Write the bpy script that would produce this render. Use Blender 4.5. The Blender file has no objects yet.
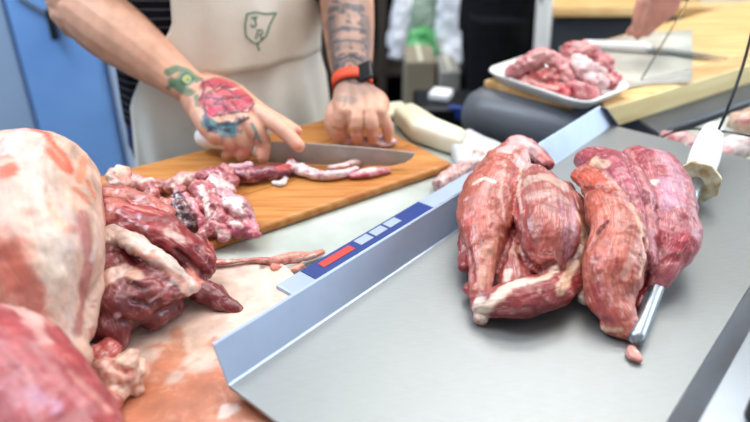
import bpy, bmesh, math, random
import numpy as np
from mathutils import Vector, Matrix
from mathutils.bvhtree import BVHTree
random.seed(7); rng = np.random.RandomState(3)
scene = bpy.context.scene
COL = scene.collection
PI = math.pi

# ------------------------------------------------------------------ camera
F, PITCH, CZ = 650.0, math.radians(29), 1.35
CAM = Vector((0, 0, CZ))
def ray(px, py):
    u = (px-375)/F; v = (211-py)/F
    return Vector((u, math.cos(PITCH)+math.sin(PITCH)*v, -math.sin(PITCH)+math.cos(PITCH)*v))
def W(px, py, z):                      # point at world height z
    d = ray(px, py); return CAM + d*((z-CZ)/d.z)
def D(px, py, Y):                      # point at world depth Y
    d = ray(px, py); return CAM + d*(Y/d.y)
def pxm(p):                            # metres per pixel at p
    fwd = Vector((0, math.cos(PITCH), -math.sin(PITCH)))
    return (p-CAM).dot(fwd)/F
cam = bpy.data.cameras.new('camera'); camo = bpy.data.objects.new('camera', cam); COL.objects.link(camo)
camo.location = CAM; camo.rotation_euler = (PI/2-PITCH, 0, 0)
cam.sensor_width = 36; cam.lens = 36*F/750; cam.clip_start = .02; cam.clip_end = 50
cam.dof.use_dof = True; cam.dof.focus_distance = .715; cam.dof.aperture_fstop = 2.9
scene.camera = camo

# ------------------------------------------------------------------ helpers
def lin(c):
    return tuple(((x/255)/12.92 if x/255 <= .04045 else ((x/255+.055)/1.055)**2.4) for x in c)
def link(o): COL.objects.link(o); return o
def tag(o, label=None, cat=None, group=None, kind=None):
    if label: o['label'] = label
    if cat: o['category'] = cat
    if group: o['group'] = group
    if kind: o['kind'] = kind
    return o
def obj(name, me, mat, parent=None, smooth=True):
    if isinstance(me, bmesh.types.BMesh):
        bm = me; me = bpy.data.meshes.new(name)
        bmesh.ops.recalc_face_normals(bm, faces=bm.faces)
        bm.to_mesh(me); bm.free()
    o = bpy.data.objects.new(name, me); link(o)
    me.materials.clear(); me.materials.append(mat)
    for p in me.polygons: p.use_smooth = smooth
    if parent is not None:
        o.parent = parent; o.matrix_parent_inverse = Matrix.Translation(-parent.location)
    return o
def empty(name, loc):
    o = bpy.data.objects.new(name, None); link(o); o.location = loc; o.empty_display_size = .03; return o
def auto(o, ang=35):
    me = o.data
    for p in me.polygons: p.use_smooth = True
    bm = bmesh.new(); bm.from_mesh(me)
    for e in bm.edges:
        e.smooth = not (len(e.link_faces) == 2 and e.calc_face_angle(0) > math.radians(ang))
    bm.to_mesh(me); bm.free(); return o
def bevel(bm, w, seg=3, ang=30):
    es = [e for e in bm.edges if len(e.link_faces) == 2 and e.calc_face_angle(0) > math.radians(ang)]
    if es: bmesh.ops.bevel(bm, geom=es, offset=w, segments=seg, profile=.5, affect='EDGES')
def prism(pts, z0, z1, bm=None):       # pts: xy list
    bm = bm or bmesh.new()
    a = [bm.verts.new((p[0], p[1], z0)) for p in pts]; b = [bm.verts.new((p[0], p[1], z1)) for p in pts]
    n = len(pts)
    bm.faces.new(a[::-1]); bm.faces.new(b)
    for i in range(n): bm.faces.new((a[i], a[(i+1) % n], b[(i+1) % n], b[i]))
    bmesh.ops.recalc_face_normals(bm, faces=bm.faces)
    return bm
def box(c, s, rz=0, bm=None, M=None):
    bm = bm or bmesh.new()
    r = bmesh.ops.create_cube(bm, size=1)
    m = M if M is not None else Matrix.Translation(c) @ Matrix.Rotation(rz, 4, 'Z')
    bmesh.ops.transform(bm, matrix=m @ Matrix.Diagonal((s[0], s[1], s[2], 1)), verts=r['verts'])
    return bm
def catmull(pts, n):
    P = np.array(pts, float)
    if len(P) == 1: return P
    P = np.vstack([2*P[0]-P[1], P, 2*P[-1]-P[-2]]); out = []
    for i in range(1, len(P)-2):
        for t in np.linspace(0, 1, n, endpoint=False):
            a, b, c, d = P[i-1:i+3]
            out.append(.5*((2*b)+(-a+c)*t+(2*a-5*b+4*c-d)*t*t+(-a+3*b-3*c+d)*t**3))
    out.append(P[-2]); return np.array(out)
FALL = [Vector((.3, 1, 0))]
def tube(bm, pts, rs, seg=14, n=5, cap=True, ratio=1.0, up=Vector((0, 0, 1))):
    """swept ellipse; pts Vectors, rs side radii; ratio = up-radius / side-radius (scalar or list); rounded ends"""
    if not isinstance(ratio, (list, tuple)): ratio = [ratio]*len(pts)
    S = catmull([list(p)+[r, q] for p, r, q in zip(pts, rs, ratio)], n)
    P = [Vector(s[:3]) for s in S]; R = [max(s[3], 1e-4) for s in S]; Q = [s[4] for s in S]
    T = [(P[min(i+1, len(P)-1)]-P[max(i-1, 0)]).normalized() for i in range(len(P))]
    rings = []
    def addring(c, t, r, q):
        side = t.cross(up)
        if side.length < .3: side = t.cross(FALL[0])
        side.normalize(); u = side.cross(t).normalized()
        rings.append([bm.verts.new(c+side*(r*math.cos(a))+u*(r*q*math.sin(a))) for a in [2*PI*k/seg for k in range(seg)]])
    if cap:
        for k in (80, 50, 25):
            a = math.radians(k); addring(P[0]-T[0]*(R[0]*min(Q[0], 1)*math.sin(a)), T[0], R[0]*math.cos(a), Q[0])
    for p, t, r, q in zip(P, T, R, Q): addring(p, t, r, q)
    if cap:
        for k in (25, 50, 80):
            a = math.radians(k); addring(P[-1]+T[-1]*(R[-1]*min(Q[-1], 1)*math.sin(a)), T[-1], R[-1]*math.cos(a), Q[-1])
    for A, B in zip(rings[:-1], rings[1:]):
        for k in range(seg): bm.faces.new((A[k], A[(k+1) % seg], B[(k+1) % seg], B[k]))
    bm.faces.new(rings[0][::-1]); bm.faces.new(rings[-1])
    return bm
def remesh(bm, voxel, smooth=2):
    bmesh.ops.recalc_face_normals(bm, faces=bm.faces)
    me = bpy.data.meshes.new('tmp'); bm.to_mesh(me); bm.free()
    o = bpy.data.objects.new('tmp', me); link(o)
    m = o.modifiers.new('r', 'REMESH'); m.mode = 'VOXEL'; m.voxel_size = voxel; m.use_smooth_shade = True
    if smooth:
        s = o.modifiers.new('s', 'SMOOTH'); s.iterations = smooth; s.factor = .5
    dg = bpy.context.evaluated_depsgraph_get(); dg.update()
    out = bpy.data.meshes.new_from_object(o.evaluated_get(dg))
    bpy.data.objects.remove(o); bpy.data.meshes.remove(me)
    return out
def getv(me):
    a = np.empty(len(me.vertices)*3, np.float32); me.vertices.foreach_get('co', a); return a.reshape(-1, 3).astype(float)
def getn(me):
    a = np.empty(len(me.vertices)*3, np.float32); me.vertices.foreach_get('normal', a); return a.reshape(-1, 3).astype(float)
def setv(me, v): me.vertices.foreach_set('co', v.astype(np.float32).ravel()); me.update()
def h3(i):
    i = i.astype(np.int64); n = (i[:, 0]*73856093) ^ (i[:, 1]*19349663) ^ (i[:, 2]*83492791)
    n = (n*1103515245+12345) & 0x7fffffff; n = (n ^ (n >> 13))*1274126177 & 0x7fffffff
    return (n % 100003)/100003.
def vnoise(p, f=1.0, off=0):
    p = p*f+off+100; i = np.floor(p); t = p-i; t = t*t*(3-2*t); r = 0
    for a in (0, 1):
        for b in (0, 1):
            for c in (0, 1):
                w = (t[:, 0] if a else 1-t[:, 0])*(t[:, 1] if b else 1-t[:, 1])*(t[:, 2] if c else 1-t[:, 2])
                r = r+w*h3(i+np.array([a, b, c]))
    return r*2-1
def fbm(p, f, off=0, o=3):
    return sum(vnoise(p, f*2**k, off+k*7.3)/2**k for k in range(o))
def bvh_of(me):
    return BVHTree.FromPolygons([v.co.copy() for v in me.vertices], [tuple(p.vertices) for p in me.polygons])
def cast(bvh, px, py):
    d = ray(px, py).normalized(); h = bvh.ray_cast(CAM, d)
    return h[0]
def densify(pts, step=2.0):
    out = []
    if len(pts) == 1: return [pts[0]]
    for (a, b), (c, d) in zip(pts[:-1], pts[1:]):
        n = max(1, int(math.hypot(c-a, d-b)/step))
        out += [(a+(c-a)*k/n, b+(d-b)*k/n) for k in range(n)]
    return out+[pts[-1]]
def paint(me, V, N, C, strokes, seed=0, warp=.5, wf=90):
    """strokes: (px points, radius px, sRGB colour or None, strength, raise mm). Each is dropped onto the surface and
    spreads over it by true 3-D distance."""
    bvh = bvh_of(me); disp = np.zeros(len(V)); nz = fbm(V, wf, seed, 3); nz2 = fbm(V, wf*3.1, seed+5, 2)
    for st in strokes:
        pts, r, col, s = st[:4]; dz = st[4] if len(st) > 4 else 0; soft = st[5] if len(st) > 5 else .35
        H = [cast(bvh, *p) for p in densify(pts)]; H = [h for h in H if h is not None]
        if not H: continue
        rm = r*pxm(H[len(H)//2]); A = np.array([list(h) for h in H])
        lo = A.min(0)-rm*2.2; hi = A.max(0)+rm*2.2
        idx = np.where(((V > lo) & (V < hi)).all(1))[0]
        if not len(idx): continue
        d = np.full(len(idx), 1e9)
        for a in A: d = np.minimum(d, ((V[idx]-a)**2).sum(1))
        d = np.sqrt(d)/rm*(1+warp*nz[idx]+.35*warp*nz2[idx])
        w = np.clip((1+soft-d)/(2*soft), 0, 1); w = w*w*(3-2*w)
        if col is not None:
            c = np.array(lin(col)); C[idx] = C[idx]*(1-(w*s)[:, None])+c*(w*s)[:, None]
        if dz: disp[idx] += w*dz*.001
    return disp
def setcol(me, C, name='Col'):
    at = me.color_attributes.new(name, 'FLOAT_COLOR', 'POINT')
    a = np.ones((len(C), 4), np.float32); a[:, :3] = np.clip(C, 0, 1); at.data.foreach_set('color', a.ravel())
def setvec(me, X, name='fib'):
    at = me.attributes.new(name, 'FLOAT_VECTOR', 'POINT'); at.data.foreach_set('vector', X.astype(np.float32).ravel())

# ------------------------------------------------------------------ materials
def newmat(name):
    m = bpy.data.materials.new(name); m.use_nodes = True; nt = m.node_tree
    return m, nt, nt.nodes['Principled BSDF']
def setp(b, **k):
    for n, v in k.items():
        n = n.replace('_', ' ')
        if n in b.inputs: b.inputs[n].default_value = v
def N_(nt, t, **k):
    n = nt.nodes.new(t)
    for a, v in k.items(): setattr(n, a, v)
    return n
def basic(name, c, rough=.5, metal=0, var=.12, scale=20, bump=.1, bscale=200, stretch=None, spec=.5, alpha=1, trans=0, ior=1.45, c2=None, coat=0, sss=0, rvar=.1):
    m, nt, b = newmat(name); L = nt.links
    tc = N_(nt, 'ShaderNodeTexCoord'); mp = N_(nt, 'ShaderNodeMapping'); L.new(tc.outputs['Object'], mp.inputs[0])
    if stretch: mp.inputs['Scale'].default_value = stretch[0]; mp.inputs['Rotation'].default_value = (0, 0, stretch[1])
    nz = N_(nt, 'ShaderNodeTexNoise'); nz.inputs['Scale'].default_value = scale; nz.inputs['Detail'].default_value = 4
    L.new(mp.outputs[0], nz.inputs['Vector'])
    mx = N_(nt, 'ShaderNodeMix', data_type='RGBA'); c = lin(c); 
    k2 = lin(c2) if c2 else tuple(x*(1-var*2) for x in c)
    mx.inputs[6].default_value = (*c, 1); mx.inputs[7].default_value = (*k2, 1)
    mr = N_(nt, 'ShaderNodeMapRange'); mr.inputs[1].default_value = .35; mr.inputs[2].default_value = .65
    L.new(nz.outputs[0], mr.inputs[0]); L.new(mr.outputs[0], mx.inputs[0]); L.new(mx.outputs[2], b.inputs['Base Color'])
    if bump:
        n2 = N_(nt, 'ShaderNodeTexNoise'); n2.inputs['Scale'].default_value = bscale; L.new(mp.outputs[0], n2.inputs['Vector'])
        bp = N_(nt, 'ShaderNodeBump'); bp.inputs['Strength'].default_value = bump; bp.inputs['Distance'].default_value = .002
        L.new(n2.outputs[0], bp.inputs['Height']); L.new(bp.outputs[0], b.inputs['Normal'])
    r2 = N_(nt, 'ShaderNodeMapRange'); r2.inputs[3].default_value = max(0, rough-rvar); r2.inputs[4].default_value = min(1, rough+rvar)
    L.new(nz.outputs[0], r2.inputs[0]); L.new(r2.outputs[0], b.inputs['Roughness'])
    setp(b, Metallic=metal, Alpha=alpha, IOR=ior, Transmission_Weight=trans, Coat_Weight=coat, Specular_IOR_Level=spec, Subsurface_Weight=sss)
    if sss: b.inputs['Subsurface Radius'].default_value = (1, .3, .2); b.inputs['Subsurface Scale'].default_value = .006
    return m
def meatmat(name, fibre=.35, fscale=(18, 260, 260), marb=.25, rough=.36, bump=.35, wet=.35, sss=.08, fat=(235, 205, 195)):
    m, nt, b = newmat(name); L = nt.links
    ca = N_(nt, 'ShaderNodeVertexColor', layer_name='Col')
    at = N_(nt, 'ShaderNodeAttribute', attribute_name='fib')
    mp = N_(nt, 'ShaderNodeMapping'); mp.inputs['Scale'].default_value = fscale; L.new(at.outputs['Vector'], mp.inputs[0])
    nz = N_(nt, 'ShaderNodeTexNoise'); nz.inputs['Scale'].default_value = 1; nz.inputs['Detail'].default_value = 3; nz.inputs['Distortion'].default_value = .3
    L.new(mp.outputs[0], nz.inputs['Vector'])
    # fibre darkening / lightening
    mr = N_(nt, 'ShaderNodeMapRange'); mr.inputs[1].default_value = .3; mr.inputs[2].default_value = .7
    mr.inputs[3].default_value = 1-fibre; mr.inputs[4].default_value = 1+fibre
    L.new(nz.outputs[0], mr.inputs[0])
    vm = N_(nt, 'ShaderNodeVectorMath', operation='SCALE'); L.new(ca.outputs[0], vm.inputs[0]); L.new(mr.outputs[0], vm.inputs['Scale'])
    # blotches
    tc = N_(nt, 'ShaderNodeTexCoord'); n3 = N_(nt, 'ShaderNodeTexNoise'); n3.inputs['Scale'].default_value = 55; n3.inputs['Detail'].default_value = 5
    L.new(tc.outputs['Object'], n3.inputs['Vector'])
    r3 = N_(nt, 'ShaderNodeMapRange'); r3.inputs[1].default_value = .3; r3.inputs[2].default_value = .7; r3.inputs[3].default_value = .8; r3.inputs[4].default_value = 1.2
    L.new(n3.outputs[0], r3.inputs[0])
    v2 = N_(nt, 'ShaderNodeVectorMath', operation='SCALE'); L.new(vm.outputs[0], v2.inputs[0]); L.new(r3.outputs[0], v2.inputs['Scale'])
    # thin fat threads
    mp2 = N_(nt, 'ShaderNodeMapping'); mp2.inputs['Scale'].default_value = tuple(s*.35 for s in fscale); L.new(at.outputs['Vector'], mp2.inputs[0])
    n4 = N_(nt, 'ShaderNodeTexNoise'); n4.inputs['Scale'].default_value = 1.3; n4.inputs['Detail'].default_value = 5; n4.inputs['Distortion'].default_value = 1.2
    L.new(mp2.outputs[0], n4.inputs['Vector'])
    ab = N_(nt, 'ShaderNodeMath', operation='SUBTRACT'); ab.inputs[1].default_value = .5; L.new(n4.outputs[0], ab.inputs[0])
    ab2 = N_(nt, 'ShaderNodeMath', operation='ABSOLUTE'); L.new(ab.outputs[0], ab2.inputs[0])
    r4 = N_(nt, 'ShaderNodeMapRange'); r4.inputs[1].default_value = 0; r4.inputs[2].default_value = .035; r4.inputs[3].default_value = marb*1.6; r4.inputs[4].default_value = 0
    L.new(ab2.outputs[0], r4.inputs[0])
    mg = N_(nt, 'ShaderNodeMath', operation='MULTIPLY'); L.new(r4.outputs[0], mg.inputs[0])
    r5 = N_(nt, 'ShaderNodeMapRange'); r5.inputs[1].default_value = .42; r5.inputs[2].default_value = .6; L.new(n3.outputs[0], r5.inputs[0]); L.new(r5.outputs[0], mg.inputs[1])
    mx = N_(nt, 'ShaderNodeMix', data_type='RGBA'); L.new(mg.outputs[0], mx.inputs[0]); L.new(v2.outputs[0], mx.inputs[6]); mx.inputs[7].default_value = (*lin(fat), 1)
    L.new(mx.outputs[2], b.inputs['Base Color'])
    n5 = N_(nt, 'ShaderNodeTexNoise'); n5.inputs['Scale'].default_value = 160; n5.inputs['Detail'].default_value = 4; L.new(tc.outputs['Object'], n5.inputs['Vector'])
    ad = N_(nt, 'ShaderNodeMath', operation='ADD'); L.new(n5.outputs[0], ad.inputs[0]); L.new(nz.outputs[0], ad.inputs[1])
    bp = N_(nt, 'ShaderNodeBump'); bp.inputs['Strength'].default_value = bump; bp.inputs['Distance'].default_value = .0016
    L.new(ad.outputs[0], bp.inputs['Height']); L.new(bp.outputs[0], b.inputs['Normal'])
    r6 = N_(nt, 'ShaderNodeMapRange'); r6.inputs[3].default_value = rough-.12; r6.inputs[4].default_value = rough+.2; L.new(n3.outputs[0], r6.inputs[0]); L.new(r6.outputs[0], b.inputs['Roughness'])
    setp(b, Specular_IOR_Level=.5, Coat_Weight=wet, Coat_Roughness=.18, Subsurface_Weight=sss)
    b.inputs['Subsurface Radius'].default_value = (1, .35, .25); b.inputs['Subsurface Scale'].default_value = .008
    return m
M = {}
M['pork'] = meatmat('pork', .24, (10, 330, 330), marb=.3, bump=.6, rough=.36, wet=.22, sss=.04, fat=(226, 186, 176))
M['ham'] = meatmat('ham', .12, (14, 150, 150), marb=.12, rough=.42, bump=.3, wet=.25)
M['beef'] = meatmat('red_meat', .25, (25, 200, 200), marb=.18, rough=.34, bump=.5, wet=.3)
M['trim'] = meatmat('trimmings', .25, (30, 220, 220), marb=.5, rough=.35, bump=.5, wet=.35)

def meat(name, lobes, z0, strokes, mat, voxel=.0019, smooth=2, lump=.0016, lf=60, fine=.0004, seed=0, default=(190, 95, 95), parent=None, world=False, flat=True, warp=.5, wf=90, gain=.86, post=.9, sat=1.18):
    """lobes: dict(p=[(px,py,h,rpx[,ratio])...], c=colour, q=height ratio). h = height of the spine above z0"""
    bm = bmesh.new(); info = []
    for lb in lobes:
        P = []; R = []; Q = []
        for t in lb['p']:
            p = W(t[0], t[1], z0+t[2]) if not world else Vector(t[:3])
            P.append(p); R.append(t[3]*(pxm(p) if not world else 1)); Q.append(t[4] if len(t) > 4 else lb.get('q', .8))
        if len(P) == 1: P.append(P[0]+Vector((.002, 0, 0))); R.append(R[0]); Q.append(Q[0])
        tube(bm, P, R, 18, 5, True, Q)
        S = catmull([list(p)+[r] for p, r in zip(P, R)], 8); info.append((S, lb.get('c', default)))
    me = remesh(bm, voxel, smooth)
    V = getv(me); N = getn(me)
    if flat:                                    # the piece rests on its support
        V[:, 2] = np.maximum(V[:, 2], z0+.0006)
    V += N*(fbm(V, lf, seed+3, 3)*lump)[:, None]
    if flat: V[:, 2] = np.maximum(V[:, 2], z0+.0006)
    setv(me, V); N = getn(me)
    best = np.full(len(V), 1e9); C = np.zeros((len(V), 3)); FB = np.zeros((len(V), 3)); acc = 0
    for S, c in info:
        d = np.full(len(V), 1e9); k = np.zeros(len(V), int)
        for j in range(len(S)):
            dd = np.sqrt(((V-S[j, :3])**2).sum(1))/max(S[j, 3], .004)
            m_ = dd < d; d[m_] = dd[m_]; k[m_] = j
        arc = np.concatenate([[0], np.cumsum(np.linalg.norm(np.diff(S[:, :3], axis=0), axis=1))])
        T = np.gradient(S[:, :3], axis=0); T /= np.linalg.norm(T, axis=1)[:, None]+1e-9
        rel = V-S[k, :3]; t = T[k]; al = (rel*t).sum(1)
        side = np.cross(t, [0, 0, 1.]); side /= np.linalg.norm(side, axis=1)[:, None]+1e-9; up = np.cross(side, t)
        fb = np.stack([arc[k]+al, (rel*side).sum(1), (rel*up).sum(1)], 1)+acc; acc += .37
        m_ = d < best; best[m_] = d[m_]; C[m_] = lin(c); FB[m_] = fb[m_]
    C *= (1+.10*fbm(V, 40, seed+9, 3))[:, None]*gain
    dsp = paint(me, V, N, C, strokes, seed, warp, wf)
    C *= post; lm_ = C.mean(1)[:, None]; C = np.clip(lm_+(C-lm_)*sat, .004, 1)
    V += N*(dsp+fbm(V, 260, seed+1, 2)*fine)[:, None]
    if flat: V[:, 2] = np.maximum(V[:, 2], z0+.0004)
    setv(me, V)
    setcol(me, C); setvec(me, FB)
    return obj(name, me, mat, parent)

# ------------------------------------------------------------------ levels & directions
ZC = .919      # marble worktop
ZB = .932      # wooden board top
ZP = .950      # steel platter bed
dirA = math.radians(40)
exec_parts = []

# ------------------------------------------------------------------ materials (set)
M['steel'] = basic('brushed_steel', (144, 148, 148), .42, .7, .05, 30, .05, 120, ((2, 60, 2), math.radians(-49)), rvar=.06)
M['steel_bright'] = basic('bright_steel', (150, 158, 166), .32, .9, .05, 30, .02, 120, rvar=.05)
M['blade'] = basic('blade_steel', (178, 174, 166), .36, .12, .12, 25, .05, 100, rvar=.1)
M['dark_steel'] = basic('dark_grey_steel', (88, 92, 100), .35, .5, .1, 6, .03, 60)
M['greyplastic'] = basic('grey_plastic', (104, 110, 120), .38, .1, .06, 8, .03, 200)
M['board'] = basic('orange_wood', (188, 132, 70), .42, 0, .2, 9, .25, 60, ((1.2, 14, 6), math.radians(-36)), c2=(168, 98, 38), rvar=.12)
M['board2'] = basic('pale_wood', (238, 204, 146), .45, 0, .15, 5, .15, 60, ((1.2, 12, 6), math.radians(-34)), c2=(208, 154, 92))
M['board2side'] = basic('pale_wood_side', (240, 224, 172), .5, 0, .15, 3, .1, 60, ((1.2, 3, 20), math.radians(-34)), c2=(226, 204, 146))
M['marble'] = basic('white_marble', (186, 190, 182), .3, 0, .1, 9, .02, 90, c2=(150, 158, 150), coat=.2)
M['white'] = basic('white_plastic', (238, 238, 236), .4, 0, .03, 12, .03, 90)
M['cream'] = basic('cream_plastic', (226, 222, 200), .5, 0, .06, 12, .1, 60, c2=(204, 198, 170))
M['apron'] = basic('apron_cloth', (240, 233, 220), .85, 0, .05, 9, .35, 400, c2=(224, 216, 202), spec=.2)
M['whitecloth'] = basic('white_cloth', (225, 225, 222), .85, 0, .05, 9, .3, 300, spec=.2)
M['denim'] = basic('denim', (52, 66, 104), .85, 0, .15, 60, .3, 500, spec=.2)
M['black'] = basic('black_cloth', (16, 16, 20), .85, 0, .1, 30, .2, 300, spec=.15)
M['black_plastic'] = basic('black_plastic', (22, 23, 26), .35, 0, .1, 30, .05, 300)
M['blue'] = basic('blue_enamel', (122, 166, 222), .4, 0, .06, 3, .02, 40, c2=(108, 152, 212))
M['paleblue'] = basic('pale_blue_enamel', (200, 220, 244), .45, 0, .05, 3, .02, 40)
M['greyblue'] = basic('grey_blue_enamel', (150, 172, 200), .45, 0, .05, 3, .02, 40)
M['dark'] = basic('dark_wall', (58, 54, 52), .8, 0, .3, 4, .1, 40)
M['floor'] = basic('floor_tiles', (112, 100, 86), .5, 0, .15, 3, .1, 30)
M['ceiling'] = basic('ceiling_paint', (225, 225, 222), .8, 0, .03, 3, .05, 30)
M['shelf'] = basic('dark_shelf', (62, 54, 48), .6, 0, .15, 8, .1, 50)
M['carton'] = basic('carton', (150, 138, 118), .8, 0, .1, 8, .1, 80)
M['bag_white'] = basic('white_bag_plastic', (240, 240, 246), .35, 0, .08, 14, .4, 60)
M['bag_green'] = basic('green_bag_plastic', (110, 180, 116), .45, 0, .2, 9, .4, 60, c2=(70, 150, 84))
M['bag_pale'] = basic('pale_green_bag_plastic', (160, 176, 160), .4, 0, .2, 12, .4, 60, c2=(120, 140, 118))
M['orange'] = basic('orange_rubber', (226, 78, 44), .55, 0, .05, 30, .05, 200)
M['glassblack'] = basic('watch_glass', (14, 16, 24), .12, 0, 0, 10, 0)
M['label_blue'] = basic('label_blue', (22, 50, 118), .4, 0, .03, 20, 0)
M['label_red'] = basic('label_red', (196, 56, 48), .4, 0, .03, 20, 0)
M['label_grey'] = basic('label_grey', (158, 170, 186), .35, 0, .05, 20, 0)
M['green_ink'] = basic('green_ink', (44, 122, 84), .8, 0, .1, 60, 0)
M['ink_dark'] = basic('dark_print', (70, 80, 95), .5, 0, .1, 60, 0)
M['scraped'] = basic('scraped_white_plastic', (226, 218, 190), .5, 0, .1, 70, .4, 120, c2=(170, 142, 92))
M['paper'] = basic('damp_paper', (196, 192, 180), .6, 0, .1, 14, .4, 60, c2=(168, 164, 152))
M['acrylic'] = basic('clear_acrylic', (245, 250, 252), .03, 0, 0, 10, 0, trans=1, ior=1.12, rvar=0)
M['clearfilm'] = basic('cloudy_plastic_film', (214, 214, 214), .3, 0, .06, 20, .4, 50, trans=.25)
M['flange'] = basic('flange_steel', (176, 192, 218), .42, .45, .03, 30, .02, 120, rvar=.05)  # bluish reflection put into the base colour of the left flange
M['lamp_frame'] = basic('lamp_housing', (220, 220, 220), .5)
m, nt, b = newmat('lamp_glow'); setp(b, Emission_Color=(1, .98, .95, 1), Emission_Strength=3); M['glow'] = m
def skinmat():
    m, nt, b = newmat('skin'); L = nt.links
    ca = N_(nt, 'ShaderNodeVertexColor', layer_name='Col'); tc = N_(nt, 'ShaderNodeTexCoord')
    n3 = N_(nt, 'ShaderNodeTexNoise'); n3.inputs['Scale'].default_value = 45; n3.inputs['Detail'].default_value = 5; L.new(tc.outputs['Object'], n3.inputs['Vector'])
    r3 = N_(nt, 'ShaderNodeMapRange'); r3.inputs[1].default_value = .3; r3.inputs[2].default_value = .7; r3.inputs[3].default_value = .88; r3.inputs[4].default_value = 1.1
    L.new(n3.outputs[0], r3.inputs[0])
    v = N_(nt, 'ShaderNodeVectorMath', operation='SCALE'); L.new(ca.outputs[0], v.inputs[0]); L.new(r3.outputs[0], v.inputs['Scale']); L.new(v.outputs[0], b.inputs['Base Color'])
    n4 = N_(nt, 'ShaderNodeTexNoise'); n4.inputs['Scale'].default_value = 260; L.new(tc.outputs['Object'], n4.inputs['Vector'])
    bp = N_(nt, 'ShaderNodeBump'); bp.inputs['Strength'].default_value = .2; bp.inputs['Distance'].default_value = .001; L.new(n4.outputs[0], bp.inputs['Height']); L.new(bp.outputs[0], b.inputs['Normal'])
    setp(b, Roughness=.48, Subsurface_Weight=.12); b.inputs['Subsurface Radius'].default_value = (1, .35, .2); b.inputs['Subsurface Scale'].default_value = .008
    return m
M['skin'] = skinmat()
def stripemat():
    m, nt, b = newmat('striped_shirt'); L = nt.links
    tc = N_(nt, 'ShaderNodeTexCoord'); wv = N_(nt, 'ShaderNodeTexWave', wave_type='BANDS', bands_direction='Z'); wv.inputs['Scale'].default_value = 22; wv.inputs['Distortion'].default_value = .8
    L.new(tc.outputs['Object'], wv.inputs['Vector'])
    r = N_(nt, 'ShaderNodeMapRange'); r.inputs[1].default_value = .78; r.inputs[2].default_value = .95; L.new(wv.outputs[0], r.inputs[0])
    mx = N_(nt, 'ShaderNodeMix', data_type='RGBA'); mx.inputs[6].default_value = (*lin((17, 17, 22)), 1); mx.inputs[7].default_value = (*lin((74, 76, 86)), 1)
    L.new(r.outputs[0], mx.inputs[0]); L.new(mx.outputs[2], b.inputs['Base Color']); setp(b, Roughness=.9, Specular_IOR_Level=.15)
    return m
M['stripes'] = stripemat()

def quad_px(pts, z0, z1, ztop=None):
    zt = z1 if ztop is None else ztop
    return prism([W(x, y, zt) for x, y in pts], z0, z1)
def sheet(P, th, bm=None):
    """solid sheet following polyline grid P[i][j] of Vectors, given thickness"""
    bm = bm or bmesh.new(); V = [[bm.verts.new(p) for p in row] for row in P]
    fs = []
    for i in range(len(P)-1):
        for j in range(len(P[0])-1): fs.append(bm.faces.new((V[i][j], V[i+1][j], V[i+1][j+1], V[i][j+1])))
    bmesh.ops.recalc_face_normals(bm, faces=bm.faces)
    bmesh.ops.solidify(bm, geom=bm.faces[:], thickness=th)
    return bm

# ------------------------------------------------------------------ room
def struct(name, bm, mat):
    o = obj(name, bm, mat, smooth=False); o['kind'] = 'structure'; return o
struct('floor', box((0.3, 2.0, -.02), (7, 6.4, .04)), M['floor'])
struct('ceiling', box((0.3, 2.0, 2.92), (7, 6.4, .04)), M['ceiling'])
struct('wall_back', box((0.3, 5.1, 1.45), (7, .1, 2.9)), M['dark'])
struct('wall_left', box((-3.15, 2.0, 1.45), (.1, 6.3, 2.9)), M['greyblue'])
struct('wall_front', box((0.3, -1.15, 1.45), (7, .1, 2.9)), M['ceiling'])
# ceiling lamps
for i, (x, y) in enumerate([(-1.1, .1), (1.1, .1), (-1.1, 1.7), (1.1, 1.7), (-1.1, 3.4), (1.3, 3.4)]):
    t = empty('ceiling_lamp', (x, y, 2.9)); tag(t, 'white ceiling batten lamp', 'lamp', 'ceiling batten lamps')
    bm = box((x, y, 2.885), (1.5, .34, .03)); obj('housing', bm, M['lamp_frame'], t, False)
    bm = box((x, y, 2.865), (1.44, .28, .012)); obj('diffuser', bm, M['glow'], t, False)

# ------------------------------------------------------------------ worktop (marble slab on a cabinet)
u36 = Vector((math.cos(math.radians(36)), math.sin(math.radians(36)), 0)); v36 = Vector((u36.y, -u36.x, 0))
FLc = W(60, 185, ZB)
def L36(a, b, z): p = FLc+u36*a+v36*b; return Vector((p.x, p.y, z))
c = [L36(-.6, -.025, 0), L36(.56, -.025, 0), L36(.56, .38, 0), L36(1.3, .40, 0), L36(1.3, 1.25, 0), L36(-.6, 1.25, 0)]
t = empty('work_counter', L36(.2, .4, 0))
tag(t, 'long pale marble butcher counter under the cutting board and platter', 'counter')
bm = prism(c, ZC-.03, ZC-.0005); bevel(bm, .004, 2); obj('marble_top', bm, M['marble'], t, False)
c2 = [L36(-.56, .03, 0), L36(.54, .03, 0), L36(.54, .44, 0), L36(1.26, .46, 0), L36(1.26, 1.2, 0), L36(-.56, 1.2, 0)]
bm = prism(c2, 0, ZC-.031); obj('cabinet_base', bm, M['greyplastic'], t, False)

# cutting board
t = empty('cutting_board', L36(.3, .15, ZC))
tag(t, 'worn orange-brown wooden cutting board in front of the aproned person', 'cutting board')
bm = prism([L36(0, 0, 0), L36(.505, 0, 0), L36(.505, .275, 0), L36(0, .275, 0)], ZC, ZB); bevel(bm, .005, 3); obj('board_slab', bm, M['board'], t, False)
for w_ in (.088, .182):
    bm = box((0, 0, 0), (.495, .0012, .0006), M=Matrix.Translation(L36(.2525, w_, ZB+.0002)) @ Matrix.Rotation(math.radians(36), 4, 'Z'))
    obj('glue_seam', bm, basic('seam', (150, 88, 36), .6), t, False)

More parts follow.
